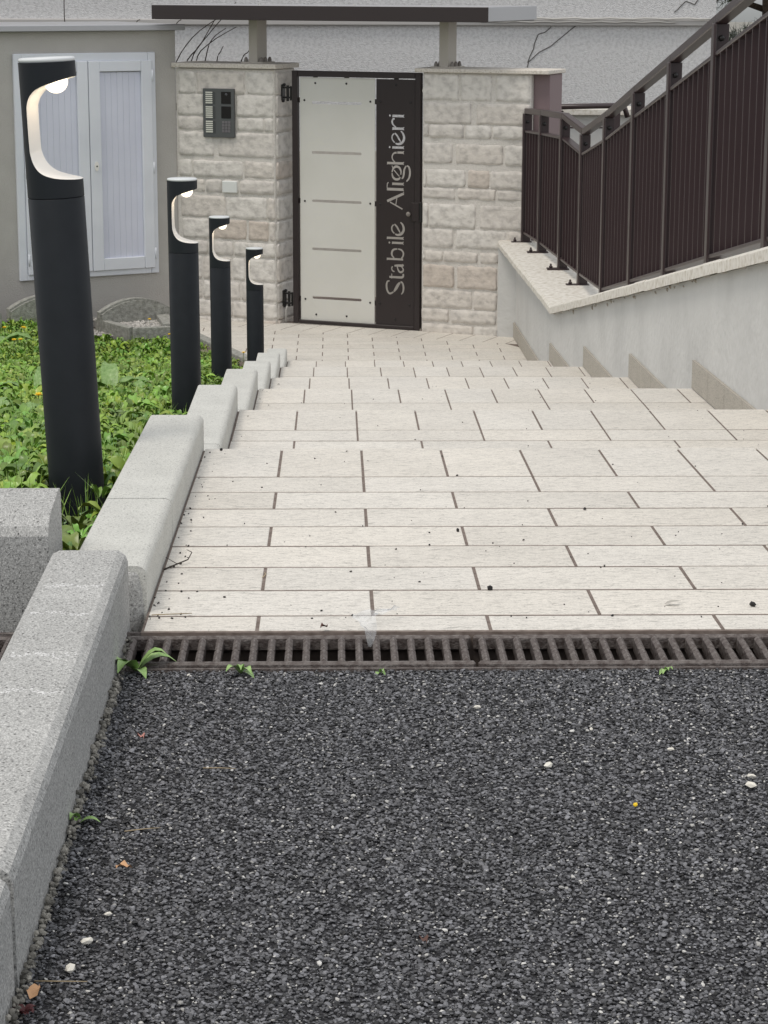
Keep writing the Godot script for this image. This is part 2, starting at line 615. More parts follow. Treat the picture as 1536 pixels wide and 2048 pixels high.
func clip_tile(parent: Node, poly: PackedVector2Array, region: PackedVector2Array) -> void:
	for q in Geometry2D.intersect_polygons(poly, region):
		var area := 0.0
		for i in q.size():
			area += q[i].cross(q[(i + 1) % q.size()]) / 2
		if absf(area) < 0.0012:
			continue
		var st := mb()
		slab(st, q, 0.02, 0.0009)
		obj("tile", st, M["tile%d" % rng.randi_range(0, 4)], parent, at(0, rng.randf_range(-0.0006, 0.0006), 0))


func build_landing() -> void:
	var n := struct("landing", tilt(0, LAND_Y, LAND_Z, LAND_S))
	var to := func(s: float, o: float) -> Vector2:
		var p := GATE + E_DIR * s + N_DIR * o
		return Vector2(p.x, p.z - LAND_Z)
	var front := -8.51 - LAND_Z
	var full := PackedVector2Array([Vector2(-0.17, front), Vector2(1.40, front), Vector2(1.375, -10.0 - LAND_Z), Vector2(1.36, -10.96 - LAND_Z), to.call(1.62, -0.1), to.call(0.0, -0.1), to.call(-1.0, -0.06), Vector2(-1.09, -11.62 - LAND_Z), Vector2(-0.2, -9.3 - LAND_Z), Vector2(-0.17, -9.2 - LAND_Z)])
	var st := mb()
	var idx := Geometry2D.triangulate_polygon(full)
	for i in range(0, idx.size(), 3):
		var v := []
		for k in 3:
			v.append(Vector3(full[idx[i + k]].x, -0.0009, full[idx[i + k]].y))
		if (v[1] - v[0]).cross(v[2] - v[0]).y < 0:
			v.reverse()
		tri(st, v[0], v[1], v[2])
	obj("landing_bed", st, M.joint, n)
	box("landing_slab", Vector3(0.4, -0.15, -1.0), Vector3(2.4, 0.28, 4.4), M.joint, n)
	var a: Vector2 = to.call(-1.0, 0.345)
	var b: Vector2 = to.call(1.75, 0.345)
	var field := Geometry2D.intersect_polygons(full, PackedVector2Array([a, b, Vector2(3, 3), Vector2(-3, 3)]))
	var region: PackedVector2Array = field[0]
	for j in range(-12, 10):
		var z0 := j * PITCH
		var first := -6 if j % 2 == 0 else -7
		for k in range(first, 10, 2):
			var x0 := LAND_X + k * PITCH
			clip_tile(n, rect(x0 + 0.003, x0 + 2 * PITCH - 0.003, z0 + 0.003, z0 + PITCH - 0.003), region)
	for k in range(-6, 11):                                               # border course square to the gate
		var s0 := 0.06 + k * PITCH
		clip_tile(n, PackedVector2Array([to.call(s0 + 0.003, 0.007), to.call(s0 + PITCH - 0.003, 0.007), to.call(s0 + PITCH - 0.003, 0.34), to.call(s0 + 0.003, 0.34)]), full)
	box("threshold", Vector3(0.495, -1.4335, -0.09), Vector3(0.99, 0.02, 0.17), M.pillar_cap, n, 0.003, n.transform.affine_inverse() * G)


# ------------------------------------------------------------------ kerbs
func kerb_profile(x0: float, x1: float, y0: float, y1: float, ro: float, ri: float) -> PackedVector2Array:
	var p := PackedVector2Array([Vector2(x0, y0), Vector2(x1, y0)])
	for k in 6:
		var a := PI / 2 * k / 5
		p.append(Vector2(x1 - ri + ri * cos(a), y1 - ri + ri * sin(a)))
	for k in 5:
		var a := PI / 2 + PI / 2 * k / 4
		p.append(Vector2(x0 + ro + ro * cos(a), y1 - ro + ro * sin(a)))
	return p


func build_kerbs() -> void:
	var names := ["light concrete kerb stone beside the first paved step, its rough cut end at the drain", "light concrete kerb stone beside the first paved step, next to the nearest bollard",
		"light concrete kerb stone at the edge of the second step, behind the second bollard", "kerb stone at the far end of the second step", "kerb stone at the edge of the third step", "kerb stone at the far end of the third step",
		"kerb stone at the edge of the fourth step", "kerb stone at the far end of the fourth step", "kerb stone at the edge of the fifth step", "kerb stone at the far end of the fifth step", "kerb stone at the edge of the lowest step", "kerb stone at the far end of the lowest step, before the landing"]
	var q := 0
	for i in 6:
		var xf := tilt(0, YI[i], ZI[i], SI[i])
		var top := 1.505 if i == 0 else 1.69
		for piece in [[0.956, top], [-0.025, 0.95]]:
			var st := mb()
			sweep(st, kerb_profile(-0.284, -0.169, -0.34, 0.071, 0.006, 0.014), piece[0], piece[1], Transform3D.IDENTITY, 4)
			var o := obj("kerb_stone", st, M.kerb, null, xf)
			tag(o, names[q], "kerb", "kerb stones stepping down beside the path")
			q += 1
	# rough broken end of the first kerb stone
	put("broken_end", stone(0.108, 0.16, 77, 0.006), M.grey, get_node("kerb_stone"), at(-0.2265, -0.012, 1.507))
	# big grey kerb along the asphalt
	var lab := ["wide grey concrete kerb stone with lime streaks beside the asphalt, ending at the drain", "next grey kerb stone in the bottom left corner beside the asphalt"]
	var zs := [[1.565, 2.806], [2.814, 4.05]]
	for k in 2:
		var s2 := mb()
		var prof := PackedVector2Array([Vector2(-0.302, -0.2), Vector2(-0.186, -0.2), Vector2(-0.189, 0.153), Vector2(-0.193, 0.163), Vector2(-0.203, 0.17), Vector2(-0.288, 0.17), Vector2(-0.298, 0.165), Vector2(-0.302, 0.152)])
		sweep(s2, prof, zs[k][0] + 0.012, zs[k][1], Transform3D.IDENTITY, 10)
		var inner := PackedVector2Array()
		for v in prof:
			inner.append(Vector2(lerpf(-0.245, v.x, 0.86), minf(v.y, 0.158)))
		sweep(s2, inner, zs[k][0], zs[k][0] + 0.0125)
		var o := obj("roadside_kerb", s2, M.grey)
		tag(o, lab[k], "kerb", "grey kerb stones along the asphalt")
		if k == 0:
			for z in [1.78, 1.92, 2.11, 2.26]:                              # lime streaks across the top
				var s3 := mb()
				for j in 80:
					var x := rng.randf_range(-0.286, -0.205)
					var r := rng.randf_range(0.0004, 0.0016)
					bx(s3, Vector3(x, 0.1701, z + rng.randfn(0, 0.0045) + 0.12 * (x + 0.24) + 0.006 * sin(x * 130.0)), Vector3(r * 2.2, 0.0007, r * 1.2), 0.0003)
				obj("lime_streak", s3, M.lime, o).set_meta("kind", "stuff")
	var dx := []
	var dc := []
	for k in 900:
		var z := rng.randf_range(1.6, 3.0)
		var r := rng.randf_range(0.0012, 0.0042)
		dx.append(Transform3D(any_turn().scaled(Vector3.ONE * r), Vector3(-0.1855 + absf(rng.randfn(0, 0.0035)), 0.043 + absf(rng.randfn(0, 0.007)), z)))
		var g := rng.randf_range(0.10, 0.38)
		dc.append(Color(g, g * 0.95, g * 0.84))
	tag(scatter("mortar_crumbs", chip_mesh(55, 0.9), M.gravel, dx, dc), "crumbled mortar and grit along the foot of the grey kerb", "", "", "stuff")
	# block kerb turning away to the left
	var s4 := mb()
	sweep(s4, PackedVector2Array([Vector2(1.33, -0.15), Vector2(1.5, -0.15), Vector2(1.5, 0.172), Vector2(1.492, 0.186), Vector2(1.468, 0.199), Vector2(1.36, 0.213), Vector2(1.341, 0.211), Vector2(1.33, 0.196)]), 0.314, 1.4, Transform3D(Basis(Vector3.UP, -PI / 2), Vector3.ZERO), 6)
	var b := obj("roadside_kerb", s4, M.grey)
	tag(b, "dark grey speckled kerb block turning left behind the drain, in front of the nearest bollard", "kerb")
	# low edging kerb between landing and garden
	var s5 := mb()
	var p0 := Vector3(-0.19, 0, -9.25)
	var p1 := Vector3(-1.12, 0, -11.66)
	var dir := (p1 - p0).normalized()
	sweep(s5, kerb_profile(-0.04, 0.04, -1.75, -1.405, 0.008, 0.012), -p0.distance_to(p1), 0.0, Transform3D(Basis(Vector3.UP.cross(-dir), Vector3.UP, -dir), p0))
	tag(obj("edging_kerb", s5, M.old), "low dark kerb between the garden weeds and the landing by the gate", "kerb")


# ------------------------------------------------------------------ drain and asphalt
func build_drain() -> void:
	var ch := struct("drain_channel")
	box("channel_floor", Vector3(0.5, -0.13, 1.699), Vector3(3.6, 0.02, 0.19), M.pit, ch)
	box("channel_side", Vector3(0.5, -0.05, 1.61), Vector3(3.6, 0.17, 0.016), M.pit, ch)
	box("channel_side", Vector3(0.5, -0.05, 1.788), Vector3(3.6, 0.17, 0.016), M.pit, ch)
	box("channel_rim", Vector3(0.5, 0.04, 1.7745), Vector3(3.6, 0.02, 0.004), M.iron, ch, 0.001)
	box("channel_rim", Vector3(0.5, 0.048, 1.624), Vector3(3.6, 0.022, 0.005), M.iron, ch, 0.001)
	var proto: Node3D = null
	var labels := ["rusty cast iron drain grate at the left, holding the plastic scrap", "rusty cast iron drain grate on the right, past the joint", "drain grate running out of the right edge of the picture", "drain grate left of the grey kerb, dark under the block kerb", "fourth drain grate to the right, outside the picture", "last drain grate to the left, outside the picture"]
	var xs := [-0.19, 0.313, 0.816, -0.693, 1.319, -1.196]
	for q in 6:
		var n: Node3D
		if proto == null:
			n = thing("drain_grate", labels[q], "drain grate", at(xs[q], 0.053, 1.6265), "grates in the drain across the path")
			box("rim", Vector3(0.25, -0.008, 0.009), Vector3(0.499, 0.022, 0.012), M.iron, n, 0.003)
			box("rim", Vector3(0.25, -0.008, 0.1385), Vector3(0.499, 0.022, 0.011), M.iron, n, 0.003)
			var st := mb()
			for half in 2:
				bx(st, Vector3(0, -0.006, 0.045 + half * 0.059), Vector3(0.0102, 0.020, 0.0565), 0.004)
			bx(st, Vector3(0, -0.012, 0.074), Vector3(0.009, 0.016, 0.12), 0.001)
			var bar := done(st)
			for k in 20:
				put("bar", bar, M.iron, n, at(0.0125 + k * 0.025, rng.randf_range(-0.0006, 0.0006), 0))
			box("cross_rib", Vector3(0.25, -0.032, 0.0745), Vector3(0.499, 0.012, 0.008), M.pit, n, 0.002)
			proto = n
		else:
			n = proto.duplicate()
			n.name = numbered("drain_grate")
			add_child(n, true)
			n.position = Vector3(xs[q], 0.053, 1.6265)
			n.set_meta("label", labels[q])


func chip_mesh(sd: int, flat: float) -> ArrayMesh:
	var r := RandomNumberGenerator.new()
	r.seed = sd
	var t := (1.0 + sqrt(5.0)) / 2.0
	var v := [Vector3(-1, t, 0), Vector3(1, t, 0), Vector3(-1, -t, 0), Vector3(1, -t, 0), Vector3(0, -1, t), Vector3(0, 1, t), Vector3(0, -1, -t), Vector3(0, 1, -t), Vector3(t, 0, -1), Vector3(t, 0, 1), Vector3(-t, 0, -1), Vector3(-t, 0, 1)]
	for i in 12:
		v[i] = v[i].normalized() * r.randf_range(0.72, 1.2) * Vector3(1.15, flat, 0.9)
	var st := mb()
	for f in ["0 11 5", "0 5 1", "0 1 7", "0 7 10", "0 10 11", "1 5 9", "5 11 4", "11 10 2", "10 7 6", "7 1 8", "3 9 4", "3 4 2", "3 2 6", "3 6 8", "3 8 9", "4 9 5", "2 4 11", "6 2 10", "8 6 7", "9 8 1"]:
		var k: PackedStringArray = f.split(" ")
		tri(st, v[int(k[0])], v[int(k[1])], v[int(k[2])])
	return done(st)


func scatter(called: String, mesh: Mesh, m: Material, xfs: Array, cols: Array, parent: Node = null) -> MultiMeshInstance3D:
	var mm := MultiMesh.new()
	mm.transform_format = MultiMesh.TRANSFORM_3D
	mm.use_colors = not cols.is_empty()
	mm.mesh = mesh
	mm.instance_count = xfs.size()
	for i in xfs.size():
		mm.set_instance_transform(i, xfs[i])
		if not cols.is_empty():
			mm.set_instance_color(i, cols[i])
	var o := MultiMeshInstance3D.new()
	o.name = called if parent else numbered(called)
	o.multimesh = mm
	o.material_override = m
	(parent if parent else self).add_child(o, true)
	o.set_meta("kind", "stuff")
	return o


func any_turn() -> Basis:
	return Basis(Vector3(rng.randf_range(-1, 1), rng.randf_range(-1, 1), rng.randf_range(-1, 1)).normalized(), rng.randf() * TAU)


func build_asphalt() -> void:
	var a := box("asphalt", Vector3(2, -0.056, 17.773), Vector3(30, 0.2, 32.0), M.asphalt)
	a.set_meta("kind", "structure")
	var root := Node3D.new()
	root.name = "asphalt_chippings"
	add_child(root)
	tag(root, "coarse dark asphalt chippings with pale stones in front of the drain", "", "", "stuff")
	var f := FastNoiseLite.new()
	f.seed = 9
	f.frequency = 2.2
	for kind in 4:
		var xfs := []
		var cols := []
		var n := 54000
		for i in n:
			var x := rng.randf_range(-0.2, 1.35)
			var z := 1.7715 + 1.5 * pow(rng.randf(), 1.05)
			if x < -0.185:
				continue
			var r := clampf(rng.randfn(0.0019, 0.0008), 0.0011, 0.005)
			var pale := 0.4 * f.get_noise_2d(x, z) * 0.05 + 0.055 + 0.04 * clampf(x * 1.5, 0, 1)
			var c: Color
			if rng.randf() < pale:
				var k := rng.randf_range(0.28, 0.62)
				c = Color(k, k * 0.985, k * 0.95)
				r *= rng.randf_range(0.55, 1.0)
			else:
				var k := clampf(rng.randfn(0.1, 0.066), 0.013, 0.34)
				c = Color(k * 0.98, k * 0.99, k * 1.07)
			var b := (Basis(Vector3.UP, rng.randf() * TAU) * Basis(Vector3.RIGHT, rng.randfn(0, 0.26)) * Basis(Vector3.BACK, rng.randfn(0, 0.26))).scaled(Vector3.ONE * r)
			xfs.append(Transform3D(b, Vector3(x, 0.0438 + rng.randf() * 0.0036 - r * 0.1, z)))
			cols.append(c)
		scatter("chippings", chip_mesh(100 + kind, 0.48), M.chip, xfs, cols, root)


# ------------------------------------------------------------------ retaining wall and railing
func cope_y(z: float) -> float:
	return -0.845 - 0.0288 * (z + 8.3) if z < -8.3 else -0.845 + 0.168 * (z + 8.3)


func build_retaining_wall() -> void:
	var w := thing("retaining_wall", "pale rendered wall rising with the steps on the right, capped with stone slabs", "wall", at(1.4, -1.42, -8.45))
	var inv := w.transform.affine_inverse()
	var pts := [Vector2(1.243, -11.006), Vector2(1.362, -10.953), Vector2(1.385, -8.45), Vector2(1.442, -1.95), Vector2(1.46, 0.5), Vector2(1.47, 1.6)]
	var st := mb()
	for i in pts.size() - 1:
		var a: Vector2 = pts[i]
		var b: Vector2 = pts[i + 1]
		var steps := 6
		for k in steps:
			var p := a.lerp(b, float(k) / steps)
			var q := a.lerp(b, float(k + 1) / steps)
			var yp := cope_y(p.y) - 0.042
			var yq := cope_y(q.y) - 0.042
			var n := Vector3(0.36, 0, 0)
			var p0 := Vector3(p.x, -1.7, p.y)
			var q0 := Vector3(q.x, -1.7, q.y)
			var p1 := Vector3(p.x, yp, p.y)
			var q1 := Vector3(q.x, yq, q.y)
			quad(st, p0, q0, q1, p1)
			quad(st, p1, q1, q1 + n, p1 + n)
			quad(st, q0 + n, p0 + n, p1 + n, q1 + n)
	var e := Vector3(1.47, 0, 1.6)
	var ye := cope_y(1.6) - 0.042
	quad(st, Vector3(e.x, -1.7, e.z), Vector3(e.x + 0.36, -1.7, e.z), Vector3(e.x + 0.36, ye, e.z), Vector3(e.x, ye, e.z))
	obj("wall_face", st, M.plaster, w, inv)
	# stain where the render has crumbled under the slabs
	var sd := mb()
	for k in 20:
		var z := rng.randf_range(-7.7, -3.4)
		var r := rng.randf_range(0.006, 0.02)
		bx(sd, Vector3(wall_x(z) - 0.0005, cope_y(z) - 0.046 - rng.randf() * 0.016, z), Vector3(0.004, r * 0.7, r * 3.0), 0.001)
	obj("crumbled_render", sd, M.plaster_dirt, w, inv).set_meta("kind", "stuff")
	# slabs on the flat stretch
	var xl := tilt(0, -0.845, -8.3, -0.0288)
	var nl := 11
	for k in nl:
		var z0 := lerpf(-11.02, -8.3, float(k) / nl)
		var z1 := lerpf(-11.02, -8.3, float(k + 1) / nl)
		var f0 := lerpf(1.237, 1.352, float(k) / nl)
		var f1 := lerpf(1.237, 1.352, float(k + 1) / nl)
		var s := mb()
		slab(s, PackedVector2Array([Vector2(f0, z0 + 8.304), Vector2(1.80, z0 + 8.304), Vector2(1.80, z1 + 8.297), Vector2(f1, z1 + 8.297)]), 0.044, 0.014)
		obj("coping_slab", s, M.coping, w, inv * xl * at(0, rng.randf_range(-0.002, 0.002), z1 + 8.3) * Transform3D(Basis(Vector3.RIGHT, 0.028 + rng.randf_range(-0.012, 0.012)), Vector3.ZERO) * at(0, 0, -z1 - 8.3))
	var xs := tilt(0, -0.845, -8.3, 0.168)
	for k in 27:
		var z0 := k * 0.345
		var z1 := z0 + 0.345
		if z1 > 9.8:
			break
		var f0 := lerpf(1.352, 1.408, clampf(z0 / 6.4, 0, 1.2))
		var f1 := lerpf(1.352, 1.408, clampf(z1 / 6.4, 0, 1.2))
		var s := mb()
		slab(s, PackedVector2Array([Vector2(f0, z0 + 0.0015), Vector2(1.84, z0 + 0.0015), Vector2(1.84, z1 - 0.0015), Vector2(f1, z1 - 0.0015)]), 0.046, 0.010)
		obj("coping_slab", s, M.coping, w, inv * xs * at(0, rng.randf_range(-0.0015, 0.0015), 0))
	# skirting tiles along each step and the landing
	for i in range(0, 7):
		var z_hi: float = 1.6 if i == 0 else (ZI[i - 1] - 0.01 if i < 6 else -8.54)
		var z_lo: float = ZI[i] - 0.004 if i < 6 else -10.95
		var y0: float = YI[i] if i < 6 else LAND_Y
		var s0: float = SI[i] if i < 6 else LAND_S
		var zz: float = ZI[i] if i < 6 else LAND_Z
		var z := z_lo
		while z < z_hi - 0.01:
			var z2 := minf(z + 0.335, z_hi)
			var st2 := mb()
			var za := z + 0.0015
			var zb := z2 - 0.0015
			var ya := y0 + s0 * (za - zz) + 0.003
			var yb := y0 + s0 * (zb - zz) + 0.003
			var xa := wall_x(za) - 0.011
			var xb := wall_x(zb) - 0.011
			var hgt := 0.103
			var A := Vector3(xa, ya, za)
			var B := Vector3(xb, yb, zb)
			var up := Vector3(0, hgt, 0)
			var th := Vector3(0.0105, 0, 0)
			quad(st2, A, B, B + up, A + up)
			quad(st2, A + up, B + up, B + up + th, A + up + th)
			quad(st2, B, B + th, B + th + up, B + up)
			quad(st2, A + th, A, A + up, A + th + up)
			obj("skirting_tile", st2, M.skirt, w, inv)
			z = z2


func build_railing() -> void:
	var r := thing("stair_railing", "dark brown metal railing of upright slats on the wall, rising with the steps", "railing", at(1.55, -0.8, -9.0))
	var inv := r.transform.affine_inverse()
	# x, z, foot, top
	var P := [[1.395, -10.93, -0.775, 0.140], [1.462, -10.416, -0.786, 0.156], [1.528, -9.68, -0.806, 0.177], [1.588, -9.046, -0.826, 0.121],
		[1.575, -7.749, -0.752, 0.295], [1.575, -6.553, -0.552, 0.4855], [1.575, -5.358, -0.351, 0.672], [1.577, -4.182, -0.153, 0.859], [1.58, -3.0, 0.045, 1.047], [1.585, -1.81, 0.245, 1.236], [1.59, -0.62, 0.445, 1.425], [1.595, 0.57, 0.645, 1.614], [1.6, 1.4, 0.785, 1.746]]
	for i in P.size():
		P[i][0] += 0.03
	for i in P.size() - 1:
		var a := Vector3(P[i][0], P[i][3], P[i][1])
		var b := Vector3(P[i + 1][0], P[i + 1][3], P[i + 1][1])
		var fa := Vector3(P[i][0], P[i][2], P[i][1])
		var fb := Vector3(P[i + 1][0], P[i + 1][2], P[i + 1][1])
		var z := (b - a).normalized()
		var x := Vector3.UP.cross(z).normalized()
		var y := z.cross(x)
		var length := a.distance_to(b)
		box("top_rail", Vector3(0, -0.019, length / 2), Vector3(0.05, 0.038, length - 0.001), M.paint, r, 0.004, inv * Transform3D(Basis(x, y, z), a))
		var gap := 0.155
		var a2 := a - Vector3(0, gap, 0)
		var b2 := b - Vector3(0, gap, 0)
		box("middle_rail", Vector3(0, 0, length / 2), Vector3(0.054, 0.016, length - 0.03), M.paint, r, 0.003, inv * Transform3D(Basis(x, y, z), a2))
		var zf := (fb - fa).normalized()
		var xf := Vector3.UP.cross(zf).normalized()
		var lift := 0.075
		box("bottom_rail", Vector3(0, 0, fa.distance_to(fb) / 2), Vector3(0.054, 0.016, fa.distance_to(fb) - 0.03), M.paint, r, 0.003, inv * Transform3D(Basis(xf, zf.cross(xf), zf), fa + Vector3(0, lift, 0)))
		var flat := Vector3(z.x, 0, z.z).normalized()
		var across := Vector3.UP.cross(flat).normalized()
		var count := int(round(length / (0.128 if i >= 3 else 0.092)))
		var mesh: ArrayMesh = null
		for k in range(1, count):
			var t := float(k) / count
			var top := a2.lerp(b2, t)
			var low := fa.lerp(fb, t) + Vector3(0, lift, 0)
			var h := top.y - low.y
			if mesh == null:
				var st := mb()
				bx(st, Vector3(0, 0.5, 0), Vector3(0.047, 1.0, 0.009), 0.002)
				mesh = done(st)
			put("slat", mesh, M.paint, r, inv * Transform3D(Basis(across, Vector3.UP * h, flat), low))
	for i in P.size():
		var st := mb()
		var h: float = P[i][3] - 0.036 - P[i][2]
		bx(st, Vector3(-0.028, h / 2, 0), Vector3(0.012, h, 0.062), 0.003)
		bx(st, Vector3(0.004, h / 2, 0), Vector3(0.052, h - 0.002, 0.012), 0.002)
		var post := obj("post", st, M.paint, r, inv * at(P[i][0], P[i][2], P[i][1]))
		var bolt := mb(true)
		lathe(bolt, [Vector2(0.0, -0.004), Vector2(0.012, -0.004), Vector2(0.012, 0.006), Vector2(0.006, 0.011), Vector2(0.0, 0.012)], 10)
		obj("bolt", bolt, M.bolt, post, Transform3D(Basis(Vector3.RIGHT, PI / 2), Vector3(0.0, h - 0.055, 0.008)))
		if i < 4:
			var st2 := mb()
			bx(st2, Vector3(-0.03, 0.004, 0.0), Vector3(0.14, 0.008, 0.07), 0.002)
			bx(st2, Vector3(-0.075, 0.016, 0.0), Vector3(0.022, 0.018, 0.022), 0.006)
			bx(st2, Vector3(-0.075, 0.028, 0.0), Vector3(0.012, 0.016, 0.012), 0.003)
			obj("base_plate", st2, M.paint, r, inv * at(P[i][0], P[i][2] + 0.004, P[i][1]))


# ------------------------------------------------------------------ stone pillars
func stone(w: float, h: float, sd: int, proud: float) -> ArrayMesh:
	var f := FastNoiseLite.new()
	f.seed = sd
	f.frequency = 11.0
	f.fractal_octaves = 3
	var nx := clampi(int(w / 0.028) + 2, 5, 13)
	var ny := clampi(int(h / 0.028) + 2, 5, 7)
	var st := mb(true)
	var P := []
	var o := Vector2(sd * 3.17, sd * 1.31)
	for j in ny + 1:
		for i in nx + 1:
			var u := float(i) / nx
			var v := float(j) / ny
			u -= 0.12 * sin(u * TAU)
			v -= 0.12 * sin(v * TAU)
			var p := Vector2((u - 0.5) * w, (v - 0.5) * h)
			var rc := minf(0.028, h * 0.3)
			var cx := absf(p.x) - (w / 2 - rc)
			var cy := absf(p.y) - (h / 2 - rc)
			if cx > 0 and cy > 0:
				var l := Vector2(cx, cy).length()
				if l > rc:
					p.x = signf(p.x) * (w / 2 - rc + cx / l * rc)
					p.y = signf(p.y) * (h / 2 - rc + cy / l * rc)
			var d := minf(w / 2 - absf(p.x), h / 2 - absf(p.y))
			var edge := i == 0 or j == 0 or i == nx or j == ny
			p += Vector2(f.get_noise_2d(p.x + o.x + 9, p.y + o.y), f.get_noise_2d(p.x + o.x, p.y + o.y + 7)) * (0.012 if edge else 0.006)
			var z := proud * smoothstep(0.0, 0.005, d) + f.get_noise_2d(p.x + o.x, p.y + o.y) * 0.0055
			z += f.get_noise_2d(p.x * 0.4 + o.x, p.y * 0.4 - o.y) * 0.006
			if edge:
				z = -0.006
			P.append(Vector3(p.x, p.y, z))
	for j in ny:
		for i in nx:
			var a := j * (nx + 1) + i
			quad(st, P[a], P[a + 1], P[a + nx + 2], P[a + nx + 1])
	return done(st)


func lay(parent: Node, rows: Array, off: float, sd: int, inv: Transform3D) -> void:
	var k := sd
	for row in rows:
		var i := 2
		while i < row.size():
			var s0: float = row[i]
			var s1: float = row[i + 1]
			k += 1
			var tone := rng.randi_range(0, 4)
			if rng.randf() < 0.05:
				tone = 5
			put("stone", stone(s1 - s0 + 0.006, row[1] - row[0] + 0.006, k, rng.randf_range(0.005, 0.011)), M["stone%d" % tone], parent, inv * G * at((s0 + s1) / 2, (row[0] + row[1]) / 2, off))
			i += 2


func build_pillars() -> void:
	var right := [[0.177, 0.357, 1.014, 1.276, 1.291, 1.517, 1.55, 1.791], [0.02, 0.16, 1.019, 1.37, 1.407, 1.794], [-0.076, 0.013, 1.016, 1.053, 1.061, 1.316, 1.327, 1.518, 1.525, 1.797], [-0.251, -0.117, 1.017, 1.233, 1.259, 1.607, 1.618, 1.799],
		[-0.414, -0.293, 1.018, 1.037, 1.044, 1.331, 1.349, 1.504, 1.515, 1.799], [-0.494, -0.421, 1.015, 1.254, 1.276, 1.553, 1.564, 1.799], [-0.696, -0.532, 1.016, 1.054, 1.061, 1.408, 1.441, 1.799], [-0.835, -0.706, 1.017, 1.242, 1.265, 1.634, 1.645, 1.799],
		[-0.934, -0.86, 1.014, 1.029, 1.031, 1.169, 1.174, 1.426, 1.445, 1.578], [-1.117, -0.958, 1.019, 1.253, 1.275, 1.572], [-1.259, -1.131, 1.016, 1.393, 1.402, 1.574], [-1.361, -1.266, 1.013, 1.218, 1.236, 1.572], [-1.45, -1.376, 1.014, 1.399, 1.408, 1.585]]
	var p := thing("stone_pillar", "wide pale stone pillar right of the gate, beside the railing", "pillar", G * at(1.4, -1.43, 0.0))
	var inv := p.transform.affine_inverse()
	box("mortar_core", Vector3(1.405, -0.55, -0.13), Vector3(0.79, 1.834, 0.30), M.mortar, p, 0.006, inv * G)
	lay(p, right, 0.02, 200, inv)
	box("cap", Vector3(1.447, 0.3805, -0.13), Vector3(0.974, 0.028, 0.37), M.pillar_cap, p, 0.004, inv * G)
	# one warm brown stone as in the lower third
	for c in p.get_children():
		var l: Vector3 = G.affine_inverse() * (p.transform * c.position)
		if c.name.begins_with("stone") and ((l.y > -1.1 and l.y < -1.0 and l.x < 1.2) or (l.y > -1.1 and l.y < -1.0)):
			c.material_override = M.stone6 if l.x < 1.2 else M.stone5
	var left := [[0.189, 0.347, -0.86, -0.723, -0.712, -0.333, -0.311, -0.105], [0.035, 0.183, -0.869, -0.658, -0.646, -0.403, -0.392, -0.106], [-0.071, 0.027, -0.866, -0.66, -0.648, -0.405, -0.393, -0.186, -0.178, -0.108], [-0.254, -0.081, -0.863, -0.582, -0.548, -0.106],
		[-0.402, -0.284, -0.867, -0.763, -0.751, -0.354, -0.339, -0.105], [-0.514, -0.417, -0.858, -0.659, -0.65, -0.522, -0.511, -0.388, -0.374, -0.104], [-0.694, -0.538, -0.855, -0.498, -0.49, -0.164, -0.155, -0.102], [-0.844, -0.705, -0.846, -0.63, -0.615, -0.329, -0.31, -0.154, -0.145, -0.1],
		[-0.965, -0.862, -0.843, -0.646, -0.635, -0.594, -0.586, -0.437, -0.428, -0.105], [-1.14, -0.976, -0.846, -0.692, -0.681, -0.453, -0.441, -0.347, -0.333, -0.102], [-1.284, -1.151, -0.849, -0.692, -0.68, -0.622, -0.611, -0.386, -0.375, -0.215, -0.204, -0.096],
		[-1.41, -1.297, -0.852, -0.619, -0.607, -0.451, -0.443, -0.251, -0.205, -0.094], [-1.473, -1.418, -0.854, -0.585, -0.574, -0.355, -0.343, -0.095]]
	var q := thing("stone_pillar", "pale stone pillar left of the gate carrying the intercom", "pillar", G * at(-0.5, -1.43, 0.0))
	inv = q.transform.affine_inverse()
	box("mortar_core", Vector3(-0.49, -0.55, -0.09), Vector3(0.788, 1.834, 0.34), M.mortar, q, 0.006, inv * G)
	lay(q, left, 0.08, 400, inv)
	for c in q.get_children():
		var l: Vector3 = G.affine_inverse() * (q.transform * c.position)
		if c.name.begins_with("stone") and l.y > -0.9 and l.y < -0.7 and l.x > -0.6 and l.x < -0.16:
			c.material_override = M.stone6
	var k := 600
	for row in left:                                                       # the return towards the gate
		k += 1
		var w := rng.randf_range(0.25, 0.31)
		put("stone", stone(w, row[1] - row[0] + 0.01, k, 0.016), M["stone%d" % rng.randi_range(0, 5)], q, inv * G * Transform3D(Basis(Vector3.UP, PI / 2), Vector3(-0.098, (row[0] + row[1]) / 2, 0.07 - w / 2)))
	box("cap", Vector3(-0.489, 0.388, -0.09), Vector3(0.83, 0.034, 0.40), M.pillar_cap, q, 0.004, inv * G)
	var pp := box("painted_post", Vector3(0, 0, 0), Vector3(0.116, 1.83, 0.26), M.purple, null, 0.004, G * at(1.859, -0.551, -0.16))
	tag(pp, "mauve brown painted post at the right end of the stone pillar", "post")


# ------------------------------------------------------------------ gate
func csg_box(parent: Node, called: String, c: Vector3, s: Vector3, m: Material) -> CSGBox3D:
	var b := CSGBox3D.new()
	b.name = called
	b.size = s
	b.position = c
	b.material = m
	parent.add_child(b, true)
	return b


func cut(parent: Node, poly: PackedVector2Array, z: float, depth: float, m: Material) -> void:
	var p := CSGPolygon3D.new()
	p.name = "cutout"
	p.operation = CSGShape3D.OPERATION_SUBTRACTION
	p.polygon = poly
	p.mode = CSGPolygon3D.MODE_DEPTH
	p.depth = depth
	p.position = Vector3(0, 0, z)
	p.material = m
	parent.add_child(p, true)


